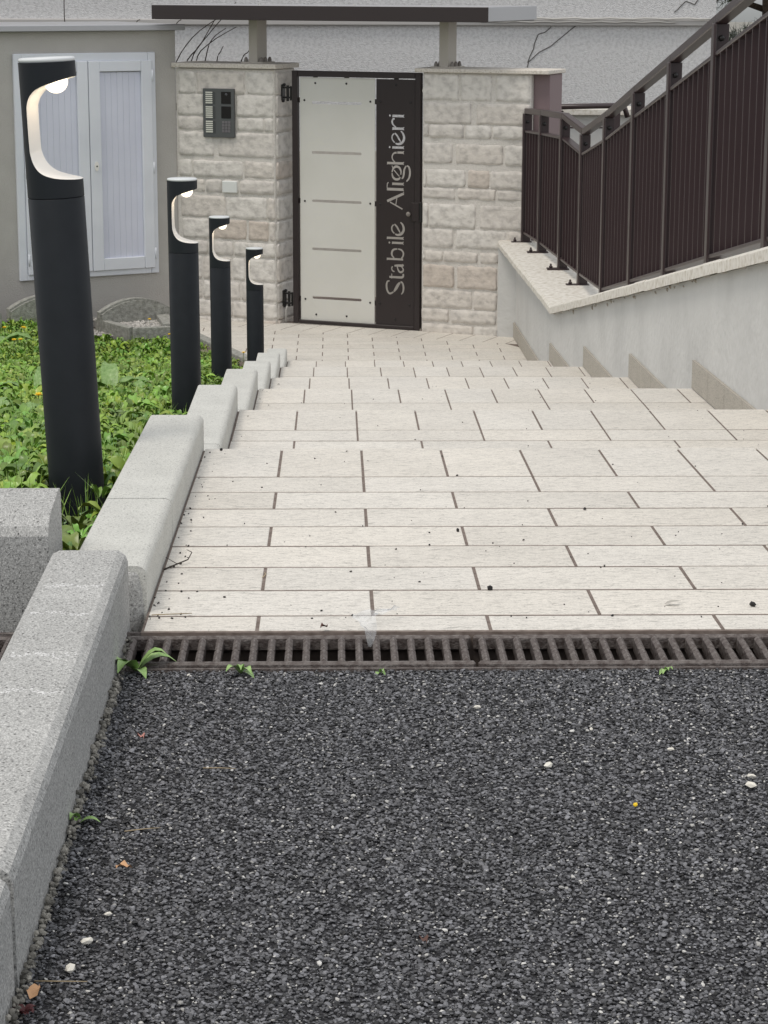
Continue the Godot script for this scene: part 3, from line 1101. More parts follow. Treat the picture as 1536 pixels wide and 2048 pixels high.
func smooth_line(pts: Array, fine: int) -> Array:
	if pts.size() < 3:
		return pts
	var out := []
	for i in pts.size() - 1:
		var p0: Vector2 = pts[maxi(i - 1, 0)]
		var p1: Vector2 = pts[i]
		var p2: Vector2 = pts[i + 1]
		var p3: Vector2 = pts[mini(i + 2, pts.size() - 1)]
		for k in fine:
			out.append(p1.cubic_interpolate(p2, p0, p3, float(k) / fine))
	out.append(pts[pts.size() - 1])
	return out


func ribbon(raw: Array, w0: float, wm: float, w1: float) -> PackedVector2Array:
	var pts := smooth_line(raw, 4)
	var n := pts.size()
	var a := PackedVector2Array()
	var b := PackedVector2Array()
	for i in n:
		var t := float(i) / (n - 1)
		var w := lerpf(w0, wm, sin(t * PI)) if t < 0.5 else lerpf(w1, wm, sin(t * PI))
		var d: Vector2 = (pts[mini(i + 1, n - 1)] - pts[maxi(i - 1, 0)]).normalized()
		var nn := Vector2(-d.y, d.x)
		a.append(pts[i] + nn * w / 2)
		b.append(pts[i] - nn * w / 2)
	b.reverse()
	a.append_array(b)
	return a


func v2(list: Array) -> Array:
	var o := []
	for i in range(0, list.size(), 2):
		o.append(Vector2(list[i], list[i + 1]))
	return o


func build_gate() -> void:
	var g := thing("gate", "metal gate with a white slotted panel and a dark panel cut out with a name", "gate", G * at(0.49, -1.43, 0.0))
	var inv := g.transform.affine_inverse() * G
	var fr := mb()
	bx(fr, Vector3(0.021, -0.5385, -0.02), Vector3(0.042, 1.797, 0.04), 0.003)
	bx(fr, Vector3(0.9645, -0.5385, -0.02), Vector3(0.043, 1.797, 0.04), 0.003)
	bx(fr, Vector3(0.4925, 0.3395, -0.0205), Vector3(0.899, 0.041, 0.039), 0.003)
	bx(fr, Vector3(0.4925, -1.424, -0.0205), Vector3(0.899, 0.026, 0.039), 0.003)
	obj("frame", fr, M.gate_dark, g, inv)
	# white panel with five slots
	var wp := CSGCombiner3D.new()
	wp.name = "slotted_panel"
	wp.transform = inv
	g.add_child(wp, true)
	csg_box(wp, "sheet", Vector3(0.3435, -0.549, -0.022), Vector3(0.577, 1.726, 0.005), M.gate_white)
	for y in [0.139, -0.21, -0.5525, -0.8955, -1.246]:
		var c := PackedVector2Array()
		for k in 9:
			var a := -PI / 2 + PI * k / 8
			c.append(Vector2(0.522 + cos(a) * 0.0095, y + sin(a) * 0.0095))
		for k in 9:
			var a := PI / 2 + PI * k / 8
			c.append(Vector2(0.155 + cos(a) * 0.0095, y + sin(a) * 0.0095))
		cut(wp, c, -0.012, 0.02, M.gate_white)
	# dark panel with the cut-out lettering
	var np := CSGCombiner3D.new()
	np.name = "name_panel"
	np.transform = inv
	g.add_child(np, true)
	csg_box(np, "sheet", Vector3(0.791, -0.5525, -0.018), Vector3(0.292, 1.729, 0.005), M.gate_dark)
	var strokes := [
		# S
		[6, 14, 10, [150, 160, 146, 182, 128, 193, 97, 197, 52, 190, 22, 172, 16, 148, 34, 116]], [10, 20, 10, [36, 112, 70, 88, 110, 64, 140, 40]], [10, 14, 6, [143, 36, 140, 18, 112, 4, 75, 0, 38, 7, 12, 26]],
		# t
		[14, 15, 12, [194, 166, 193, 110, 193, 40, 197, 14, 210, 4, 234, 3]], [7, 8, 7, [177, 136, 230, 136]],
		# a
		[10, 16, 14, [316, 108, 319, 60, 320, 16, 334, 3]], [8, 9, 8, [252, 104, 262, 128, 286, 138, 308, 126]], [7, 13, 7, [308, 74, 276, 64, 251, 44, 254, 16, 278, 3, 308, 22]],
		# b
		[14, 15, 14, [386, 196, 386, 4]], [6, 8, 6, [371, 193, 379, 190]], [7, 14, 8, [398, 108, 422, 132, 456, 136, 486, 116, 496, 72]], [8, 12, 7, [496, 66, 486, 26, 456, 3, 420, 8, 398, 28]],
		# i
		[15, 15, 15, [560, 136, 560, 4]], [6, 6, 6, [544, 4, 552, 4]], [6, 6, 6, [568, 4, 577, 4]], [6, 7, 6, [545, 133, 552, 131]],
		# l
		[15, 15, 15, [610, 196, 610, 4]], [6, 7, 6, [595, 193, 602, 190]], [6, 6, 6, [594, 4, 602, 4]], [6, 6, 6, [618, 4, 627, 4]],
		# e
		[6, 12, 10, [668, 40, 700, 60, 735, 82, 758, 108]], [9, 9, 9, [753, 116, 726, 137, 690, 134, 658, 108]], [9, 17, 7, [654, 100, 644, 70, 656, 28, 690, 4, 726, 2, 762, 18, 780, 40]],
		# A
		[9, 9, 9, [919, 14, 990, 160]], [17, 18, 17, [998, 193, 1082, 8]], [7, 7, 7, [966, 92, 1034, 80]], [6, 6, 6, [1068, 3, 1104, 3]],
		# l
		[18, 18, 18, [1126, 197, 1126, 4]], [6, 7, 6, [1138, 192, 1160, 193, 1184, 190, 1198, 176]], [6, 6, 6, [1110, 4, 1117, 4]],
		# i
		[16, 16, 16, [1184, 136, 1184, 4]], [6, 6, 6, [1169, 133, 1176, 131]], [6, 6, 6, [1168, 4, 1176, 4]], [6, 6, 6, [1192, 4, 1200, 4]],
		# g
		[8, 15, 8, [1296, 137, 1258, 128, 1232, 98, 1236, 58, 1256, 42]], [8, 15, 8, [1304, 137, 1344, 124, 1366, 92, 1356, 56, 1322, 36, 1282, 36]], [7, 10, 7, [1262, 52, 1330, 116]], [7, 8, 7, [1350, 128, 1374, 138]],
		[8, 14, 8, [1240, 28, 1256, 10, 1296, 2, 1340, -4, 1378, -26]], [8, 14, 8, [1380, -32, 1362, -56, 1310, -68, 1250, -58, 1212, -28]],
		# h
		[16, 16, 16, [1400, 196, 1400, 4]], [6, 7, 6, [1384, 193, 1392, 190]], [6, 6, 6, [1384, 4, 1392, 4]], [6, 6, 6, [1408, 4, 1417, 4]], [7, 9, 12, [1412, 104, 1438, 130, 1474, 136, 1504, 116, 1512, 84]], [14, 15, 15, [1513, 78, 1513, 4]], [6, 6, 6, [1496, 4, 1505, 4]], [6, 6, 6, [1521, 4, 1530, 4]],
		# i
		[15, 15, 15, [1565, 136, 1565, 4]], [6, 6, 6, [1549, 4, 1557, 4]], [6, 6, 6, [1573, 4, 1582, 4]], [6, 7, 6, [1550, 133, 1557, 131]],
		# e
		[6, 12, 10, [1625, 40, 1657, 60, 1692, 82, 1715, 108]], [9, 9, 9, [1710, 116, 1683, 137, 1647, 134, 1615, 108]], [9, 17, 7, [1611, 100, 1601, 70, 1613, 28, 1647, 4, 1683, 2, 1719, 18, 1737, 40]],
		# r
		[16, 16, 16, [1762, 136, 1762, 4]], [6, 7, 6, [1746, 133, 1754, 131]], [6, 6, 6, [1746, 4, 1754, 4]], [6, 6, 6, [1770, 4, 1780, 4]], [7, 12, 9, [1775, 92, 1800, 124, 1832, 138, 1858, 128, 1864, 108]],
		# i
		[16, 16, 16, [1893, 136, 1893, 4]], [6, 6, 6, [1877, 4, 1885, 4]], [6, 6, 6, [1901, 4, 1910, 4]], [6, 7, 6, [1878, 133, 1885, 131]]]
	var to_panel := func(p: Vector2) -> Vector2:
		var t := p.x / 1910.0
		return Vector2(0.8555 - p.y * 0.000662, lerpf(-1.195, 0.072, t))
	var outlines := []
	for s in strokes:
		outlines.append(ribbon(v2(s[3]), s[0] * 1.45 + 2.5, s[1] * 1.55 + 2.5, s[2] * 1.45 + 2.5))
	for d in [Vector2(560, 165), Vector2(1567, 165), Vector2(1897, 163)]:
		var c := PackedVector2Array()
		for k in 14:
			c.append(d + Vector2(cos(TAU * k / 14), sin(TAU * k / 14)) * 11.5)
		outlines.append(c)
	for o in outlines:
		var q := PackedVector2Array()
		for p in o:
			q.append(to_panel.call(p))
		cut(np, q, -0.008, 0.02, M.gate_dark)
	# bridging tabs between panels and frame, and the panel screws
	for t in [[0.175, 0.3185, 1], [0.415, 0.3185, 1], [0.793, 0.3185, 1], [0.175, -1.4105, 1], [0.415, -1.4105, 1], [0.793, -1.4155, 1], [0.048, 0.155, 0], [0.048, -0.556, 0], [0.048, -1.26, 0], [0.637, 0.155, 0], [0.637, -0.556, 0], [0.637, -1.26, 0], [0.941, 0.155, 0], [0.941, -1.26, 0]]:
		box("tab", Vector3(t[0], t[1], -0.024), Vector3(0.034, 0.016, 0.008) if t[2] == 1 else Vector3(0.014, 0.036, 0.008), M.gate_dark, g, 0.001, inv)
	var sc := mb(true)
	lathe(sc, [Vector2(0.0075, 0.0), Vector2(0.0072, 0.003), Vector2(0.004, 0.0045), Vector2(0.0, 0.005)], 10)
	var screw := done(sc)
	for t in [[0.175, 0.275], [0.415, 0.275], [0.793, 0.275], [0.09, 0.155], [0.598, 0.155], [0.675, 0.155], [0.903, 0.155], [0.09, -0.556], [0.598, -0.556], [0.675, -0.556], [0.09, -1.26], [0.598, -1.26], [0.675, -1.26], [0.903, -1.26], [0.175, -1.368], [0.415, -1.368], [0.793, -1.368]]:
		put("screw", screw, M.bolt, g, inv * Transform3D(Basis(Vector3.RIGHT, PI / 2), Vector3(t[0], t[1], -0.0195 if t[0] < 0.6 else -0.0155)))
	# handle knob, strike and lock plate
	var kn := mb(true)
	lathe(kn, [Vector2(0.007, 0.0), Vector2(0.007, 0.022), Vector2(0.015, 0.024), Vector2(0.0175, 0.032), Vector2(0.014, 0.040), Vector2(0.0, 0.043)], 18)
	obj("knob", kn, M.knob, g, inv * Transform3D(Basis(Vector3.RIGHT, PI / 2), Vector3(0.903, -0.615, -0.0155)))
	box("lock_plate", Vector3(0.950, -0.60, 0.003), Vector3(0.06, 0.13, 0.007), M.gate_dark, g, 0.002, inv)
	box("latch_keep", Vector3(0.993, -0.60, -0.006), Vector3(0.022, 0.14, 0.03), M.bolt, g, 0.003, inv)
	# hinges on the left
	for y in [0.205, -1.262]:
		var h := mb()
		bx(h, Vector3(-0.078, y, -0.02), Vector3(0.014, 0.112, 0.05), 0.003)
		bx(h, Vector3(-0.046, y + 0.035, -0.02), Vector3(0.06, 0.012, 0.03), 0.003)
		bx(h, Vector3(-0.046, y - 0.035, -0.02), Vector3(0.06, 0.012, 0.03), 0.003)
		tube(h, [Vector3(-0.038, y - 0.06, -0.015), Vector3(-0.038, y + 0.05, -0.015)], 0.010, 0.010, 10)
		tube(h, [Vector3(-0.014, y - 0.055, -0.015), Vector3(-0.014, y + 0.045, -0.015)], 0.007, 0.007, 10)
		bx(h, Vector3(-0.064, y + 0.055, -0.015), Vector3(0.02, 0.02, 0.02), 0.005)
		bx(h, Vector3(-0.074, y - 0.058, -0.015), Vector3(0.022, 0.022, 0.022), 0.006)
		obj("hinge", h, M.bolt, g, inv)
	var cd := mb(true)
	tube(cd, [Vector3(-0.062, -1.445, -0.01), Vector3(-0.062, -1.345, -0.01), Vector3(-0.05, -1.318, -0.012)], 0.009, 0.009, 10)
	obj("conduit", cd, M.cable, g, inv)


# ------------------------------------------------------------------ canopy
func build_canopy() -> void:
	var c := thing("entrance_canopy", "flat dark edged canopy on two beige posts above the gate", "canopy", G * at(0.32, 0.4, 0.0))
	var inv := c.transform.affine_inverse() * G
	box("roof_slab", Vector3(0.319, 0.763, -0.20), Vector3(2.53, 0.096, 0.985), M.flashing, c, 0.003, inv)
	box("fascia", Vector3(0.3185, 0.7605, 0.296), Vector3(2.536, 0.098, 0.008), M.fascia, c, 0.002, inv)
	box("soffit", Vector3(0.319, 0.713, -0.20), Vector3(2.50, 0.006, 0.96), M.fascia, c, 0.0, inv)
	for x in [-0.3, 0.45, 1.05]:
		var kn := mb(true)
		lathe(kn, [Vector2(0.012, 0.0), Vector2(0.012, 0.004), Vector2(0.005, 0.008), Vector2(0.0, 0.009)], 8)
		obj("roof_screw", kn, M.steel, c, inv * at(x, 0.811, -0.1 + 0.05 * x))
	for q in [[-0.302, 0.405], [1.134, 0.3945]]:
		var o: float = -0.08 if q[0] < 0 else -0.13
		var p := box("post", Vector3(q[0], (q[1] + 0.71) / 2, o), Vector3(0.068, 0.71 - q[1], 0.16), M.beige, c, 0.004, inv)
		var bp := mb()
		bx(bp, Vector3(q[0], q[1] + 0.005, o), Vector3(0.17, 0.01, 0.21), 0.002)
		obj("base_plate", bp, M.beige, p)
		var b := mb(true)
		lathe(b, [Vector2(0.014, 0.0), Vector2(0.014, 0.012), Vector2(0.011, 0.024), Vector2(0.006, 0.032), Vector2(0.0, 0.034)], 10)
		var bolt := done(b)
		for sx in [-0.06, 0.06]:
			for sz in [-0.07, 0.0, 0.07]:
				put("bolt_cap", bolt, M.knob, p, at(q[0] + sx, q[1] + 0.01, o + sz))


func build_intercom() -> void:
	var n := thing("intercom", "grey intercom panel with bell name strips, camera and keypad on the left pillar", "intercom", G * at(-0.528, -0.12, 0.1))
	var inv := n.transform.affine_inverse() * G
	var z := 0.098
	box("housing", Vector3(-0.528, 0.0555, z), Vector3(0.25, 0.345, 0.022), M.intercom, n, 0.004, inv)
	for r in 3:
		var y := 0.164 - r * 0.1025
		box("module_frame", Vector3(-0.587, y - 0.001, z + 0.0115), Vector3(0.068, 0.088, 0.004), M.intercom_edge, n, 0.001, inv)
		for k in 6:
			box("name_strip", Vector3(-0.600, y + 0.036 - k * 0.0146, z + 0.0145), Vector3(0.055, 0.0092, 0.003), M.strip, n, 0.0008, inv)
		if r < 2:
			box("dark_window", Vector3(-0.466, y, z + 0.012), Vector3(0.076, 0.084, 0.004), M.screen, n, 0.001, inv)
		else:
			for a in 4:
				for b in 3:
					box("key", Vector3(-0.489 + b * 0.0232, y + 0.031 - a * 0.0206, z + 0.0125), Vector3(0.019, 0.0165, 0.004), M.key, n, 0.001, inv)
	var cm := mb(true)
	lathe(cm, [Vector2(0.011, 0.0), Vector2(0.010, 0.004), Vector2(0.006, 0.007), Vector2(0.0, 0.008)], 16)
	obj("camera_lens", cm, plain(Color8(70, 72, 76), 0.2), n, inv * Transform3D(Basis(Vector3.RIGHT, PI / 2), Vector3(-0.463, 0.187, z + 0.0135)))
	tag(box("blank_plate", Vector3.ZERO, Vector3(0.119, 0.086, 0.016), M.plate, null, 0.006, G * at(-0.4535, -0.4675, 0.093)), "small blank white cover plate on the stone pillar below the intercom", "cover plate")


# ------------------------------------------------------------------ cabinet wall at the left
func build_cabinet_wall() -> void:
	var D := Vector3(0.882, 0, -0.4715).normalized()
	var W := Transform3D(Basis(D, Vector3.UP, Vector3(-D.z, 0, D.x)), Vector3(-2.115, 0, -11.4))
	var n := thing("cabinet_wall", "greige rendered wall with a white shuttered cabinet at the left", "wall", W * at(0.3, -1.5, 0.0))
	var inv := n.transform.affine_inverse() * W
	box("wall_body", Vector3(-1.384, -0.54, -0.6), Vector3(5.234, 2.34, 1.2), M.render, n, 0.004, inv)
	box("roof_cap", Vector3(-1.36, 0.6525, -0.585), Vector3(5.29, 0.041, 1.3), M.flashing, n, 0.004, inv)
	# frame
	var fr := mb()
	var w := 1.057
	var y0 := -1.096
	var y1 := 0.480
	bx(fr, Vector3(0.025, (y0 + y1) / 2, 0.008), Vector3(0.058, y1 - y0, 0.03), 0.004)
	bx(fr, Vector3(w - 0.022, (y0 + y1) / 2, 0.008), Vector3(0.058, y1 - y0, 0.03), 0.004)
	bx(fr, Vector3(w / 2, y1 - 0.029, 0.008), Vector3(w - 0.106, 0.058, 0.03), 0.004)
	bx(fr, Vector3(w / 2, y0 + 0.022, 0.008), Vector3(w - 0.106, 0.044, 0.03), 0.004)
	obj("window_frame", fr, M.pvc, n, inv)
	for q in 2:
		var x0 := 0.056 + q * 0.489
		var x1 := x0 + 0.484
		var lf := mb()
		var ya := -1.055
		var yb := 0.424
		var z := 0.021
		bx(lf, Vector3(x0 + 0.0425, (ya + yb) / 2, z), Vector3(0.085, yb - ya, 0.04), 0.004)
		bx(lf, Vector3(x1 - 0.0405, (ya + yb) / 2, z), Vector3(0.081, yb - ya, 0.04), 0.004)
		bx(lf, Vector3((x0 + x1) / 2, yb - 0.037, z - 0.0005), Vector3(0.319, 0.074, 0.039), 0.004)
		bx(lf, Vector3((x0 + x1) / 2, ya + 0.043, z - 0.0005), Vector3(0.319, 0.086, 0.039), 0.004)
		var leaf := obj("shutter", lf, M.pvc, n, inv)
		var bw := 0.318 / 7
		for k in 7:
			box("board", Vector3(x0 + 0.085 + bw * (k + 0.5), (ya + yb) / 2, 0.010), Vector3(bw - 0.0006, yb - ya - 0.158, 0.016), M.pvc_board, leaf, 0.0014)
		var hx: float = x0 + 0.005 if q == 0 else x1 + 0.004
		for y in [0.319, -0.335, -0.95]:
			var hg := mb(true)
			tube(hg, [Vector3(hx, y - 0.04, 0.04), Vector3(hx, y + 0.04, 0.04)], 0.007, 0.007, 8)
			obj("hinge", hg, M.pvc, leaf)
		if q == 1:
			var es := mb()
			var oval := PackedVector2Array()
			for k in 20:
				oval.append(Vector2(0.588 + cos(TAU * k / 20) * 0.016, -0.31 + sin(TAU * k / 20) * 0.034))
			sweep(es, oval, 0.041, 0.048)
			obj("keyhole_plate", es, M.white, leaf)
			var kh := mb()
			lathe(kh, [Vector2(0.006, 0.0), Vector2(0.006, 0.002), Vector2(0.0, 0.002)], 10, Transform3D(Basis(Vector3.RIGHT, PI / 2), Vector3(0.588, -0.31, 0.0475)))
			obj("keyhole", kh, M.bolt, leaf)


func build_edging() -> void:
	var D := Vector3(0.882, 0, -0.4715).normalized()
	var labels := ["arched grey concrete planter edging by the cabinet wall, right of the nearest bollard", "arched planter edging at the left edge of the picture", "arched planter edging just behind the nearest bollard"]
	var spots := [Vector3(-1.31, -1.5, -11.42), Vector3(-2.40, -1.43, -10.62), Vector3(-1.90, -1.43, -11.08)]
	for q in 3:
		var e := thing("planter_edging", labels[q], "edging", Transform3D(Basis(D, Vector3.UP, Vector3(-D.z, 0, D.x)), spots[q]), "arched planter edgings along the cabinet wall")
		var p := PackedVector2Array([Vector2(-0.27, -0.2), Vector2(0.27, -0.2)])
		for k in 13:
			var t := 1.0 - k / 6.0
			p.append(Vector2(0.27 * t, 0.195 + 0.085 * (1 - t * t)))
		var st := mb()
		sweep(st, p, -0.045, 0.015)
		var inner := PackedVector2Array()
		for v in p:
			inner.append(Vector2(v.x * 0.97, v.y - 0.014 if v.y > 0 else v.y))
		sweep(st, inner, 0.015, 0.03)
		obj("arch", st, M.old, e)
		if q == 0:
			var s2 := mb()
			for seg in [[Vector3(-1.565, 0, -11.38), Vector3(-1.287, 0, -10.94), 0.026], [Vector3(-1.287, 0, -10.94), Vector3(-0.98, 0, -11.02), 0.026], [Vector3(-1.14, 0, -11.6), Vector3(-1.035, 0, -11.02), 0.045]]:
				var d: Vector3 = (seg[1] - seg[0]).normalized()
				sweep(s2, kerb_profile(-seg[2], seg[2], -1.75, -1.36 if seg[2] < 0.04 else -1.345, 0.006, 0.006), 0.0, seg[0].distance_to(seg[1]), e.transform.affine_inverse() * Transform3D(Basis(Vector3.UP.cross(d), Vector3.UP, d), seg[0]))
			obj("front_kerb", s2, M.old, e)
	var xfs := []
	var cols := []
	for i in 4200:
		var x := rng.randf_range(-1.75, -1.0)
		var z := rng.randf_range(-11.6, -10.95)
		var inside := z < -10.93 - 0.26 * maxf(x + 1.287, 0.0) * 1.0 and z < -10.97 + 1.58 * minf(x + 1.287, 0.0)
		var outside := x < -1.36 and x > -1.66 and z > -11.36 + 1.58 * (x + 1.565) - 0.02 and z < -11.14
		if not inside and not outside:
			continue
		var k := rng.randf_range(0.3, 0.66)
		xfs.append(Transform3D(any_turn().scaled(Vector3.ONE * rng.randf_range(0.006, 0.011)), Vector3(x, (-1.395 if inside else -1.455) + rng.randf() * 0.012, z)))
		cols.append(Color(k, k * 0.96, k * 0.9))
	tag(scatter("gravel", chip_mesh(7, 0.8), M.gravel, xfs, cols), "pale gravel inside the arched edging", "", "", "stuff")


# ------------------------------------------------------------------ things behind the gate
func build_background() -> void:
	var b := thing("background_building", "pale roughcast building wall with cracks behind the gate", "building", at(0, -1.8, -15))
	box("upper_wall", Vector3(-5.35, 6.2, -4.52), Vector3(17.4, 7.5, 9.0), M.stucco, b, 0.0)
	box("lower_wall", Vector3(-5.348, 1.2, -4.5), Vector3(17.404, 2.42, 9.0), M.stucco, b, 0.0)
	box("plinth", Vector3(-5.346, 0.68, -4.49), Vector3(17.41, 1.36, 9.03), M.plinth, b, 0.0)
	box("ledge", Vector3(-5.34, 2.437, -4.48), Vector3(17.43, 0.05, 9.05), M.ledge, b, 0.008)
	var inv := at(0, 1.8, 15)
	for line in [[1.1, 3.3, 0.672, 0.01], [1.35, 3.0, 0.645, 0.006]]:
		var st := mb(true)
		var pts := []
		for k in 24:
			pts.append(Vector3(lerpf(line[0], line[1], k / 23.0), line[2] + 0.004 * sin(k * 1.9), -14.945))
		tube(st, pts, line[3], line[3], 6)
		obj("cable", st, M.cable, b, inv)
	var xy := func(zx: float, zy: float) -> Vector3:
		var px := zx / 2.763 + 980
		var py := zy / 2.763
		return Vector3(1.859 + (px - 1080) / 231.0, 0.368 + (110 - py) / 238.0, -14.998)
	for cr in [[500, 118, 440, 165, 405, 195, 330, 258, 272, 288, 240, 318, 215, 342, 208, 372], [335, 150, 300, 180, 265, 190, 245, 240, 240, 272, 222, 310, 210, 345], [1130, -5, 1110, 28, 1088, 18, 1062, 8, 1030, 40, 1016, 58, 1000, 68]]:
		var st := mb()
		var pts := []
		for i in range(0, cr.size(), 2):
			var p: Vector3 = xy.call(cr[i], cr[i + 1])
			if p.y > 0.69:
				p.z = -15.018
			pts.append(p)
		for i in pts.size() - 1:
			tube(st, [pts[i], pts[i + 1]], 0.0042, 0.0042, 5)
		obj("crack", st, M.crack, b, inv)
	# bare twigs behind the pillar and by the cabinet roof
	var tw := thing("bare_shrub", "bare dark twigs rising behind the left stone pillar", "shrub", at(-1.2, -1.5, -12.9))
	var ti := tw.transform.affine_inverse()
	for t in [[-1.14, -0.2, -1.1, 0.30, -0.95, 0.56, -0.70, 0.74], [-1.12, -0.2, -1.02, 0.33, -0.88, 0.52, -0.72, 0.80], [-1.05, -0.2, -0.97, 0.36, -0.83, 0.58, -0.62, 0.82], [-1.0, -0.2, -0.93, 0.36, -0.82, 0.52, -0.62, 0.64], [-0.94, -0.1, -0.85, 0.40, -0.80, 0.55, -0.70, 0.63], [-0.8, 0.0, -0.77, 0.38, -0.74, 0.46, -0.72, 0.50], [-0.66, 0.1, -0.58, 0.40, -0.53, 0.46, -0.5, 0.52]]:
		var st := mb(true)
		var pts := []
		for p in smooth_line(v2(t), 4):
			pts.append(Vector3(p.x, p.y, -12.7 + 0.06 * sin(p.x * 20)))
		tube(st, pts, 0.006, 0.0025, 6)
		obj("twig", st, M.twig, tw, ti)
	var cl := thing("bare_shrub", "thin black bare stems above the cabinet wall roof at the top left", "shrub", at(-2.3, -1.5, -13.5))
	ti = cl.transform.affine_inverse()
	for t in [[-1.98, 0.3, -1.985, 0.62, -1.99, 0.72, -1.985, 0.95], [-2.45, 0.3, -2.5, 0.62, -2.56, 0.72, -2.62, 0.8], [-1.5, 0.3, -1.44, 0.63, -1.40, 0.68], [-1.2, 0.3, -1.13, 0.62, -1.08, 0.68]]:
		var st := mb(true)
		var pts := []
		for p in smooth_line(v2(t), 4):
			pts.append(Vector3(p.x, p.y, -13.5))
		tube(st, pts, 0.005, 0.0035, 6)
		obj("stem", st, M.twig, cl, ti)
	# second handrail and parapet beyond the railing
	var r := thing("back_handrail", "dark handrail with two posts behind the stair railing", "railing", at(1.9, -0.9, -12.3))
	ti = r.transform.affine_inverse()
	var hr := mb(true)
	tube(hr, [Vector3(1.5, 0.072, -12.25), Vector3(2.02, 0.083, -12.3), Vector3(2.2, 0.085, -12.32), Vector3(2.26, 0.06, -12.32), Vector3(2.28, 0.0, -12.32)], 0.021, 0.021, 10)
	obj("handrail", hr, M.paint, r, ti)
	box("post", Vector3(2.185, -0.42, -12.31), Vector3(0.075, 0.99, 0.05), M.paint, r, 0.003, ti)
	box("post", Vector3(1.77, -0.43, -12.29), Vector3(0.06, 0.96, 0.05), M.paint, r, 0.003, ti)
	box("lower_bar", Vector3(1.9, -0.075, -12.3), Vector3(0.72, 0.012, 0.012), M.paint, r, 0.002, ti)
	var pw := thing("parapet_wall", "pale low parapet wall with a coping beyond the handrail", "wall", at(2.2, -1.8, -13.2))
	box("parapet", Vector3(0.0, 0.82, 0), Vector3(1.6, 1.9, 0.3), M.plaster, pw, 0.004)
	box("coping", Vector3(0.0, 1.80, 0.0), Vector3(1.64, 0.05, 0.42), M.coping, pw, 0.006)
	build_tree()


func build_tree() -> void:
	var base := Vector3(5.7, -1.8, -25)
	var t := thing("pine_tree", "dark pine beyond the end of the building at the top right", "tree", Transform3D(Basis.IDENTITY, base))
	var st := mb(true)
	tube(st, [Vector3(0, 0, 0), Vector3(0.05, 1.5, 0), Vector3(-0.05, 3.5, 0.1), Vector3(0, 6, 0)], 0.2, 0.09, 10)
	for k in 16:
		var y := 1.2 + k * 0.3
		var a := k * 2.4
		var l := 1.7 - 0.05 * k
		tube(st, [Vector3(0, y, 0), Vector3(cos(a) * l * 0.5, y + 0.25, sin(a) * l * 0.5), Vector3(cos(a) * l, y + 0.2, sin(a) * l)], 0.05, 0.012, 6)
	obj("trunk", st, M.bark, t)
	var tuft := mb()
	for k in 9:
		var d := Vector3(cos(k * 2.4), 0.25 + 0.1 * (k % 4), sin(k * 2.4)).normalized()
		var s := d.cross(Vector3.UP).normalized() * 0.006
		tri(tuft, -s, s, d * 0.16)
	var xfs := []
	var cols := []
	for i in 5200:
		var k := rng.randi_range(0, 15)
		var a := k * 2.4 + rng.randfn(0, 0.22)
		var l: float = (1.7 - 0.05 * k) * (0.3 + 0.75 * sqrt(rng.randf()))
		xfs.append(Transform3D(any_turn(), base + Vector3(cos(a) * l, 1.2 + k * 0.3 + 0.22 + rng.randfn(0, 0.09), sin(a) * l)))
		var g := rng.randf_range(0.6, 1.3)
		cols.append(Color(0.045 * g, 0.065 * g, 0.03 * g))
	var c := scatter("crown", done(tuft), M.leaf, xfs, cols, t)
	c.transform = t.transform.affine_inverse()


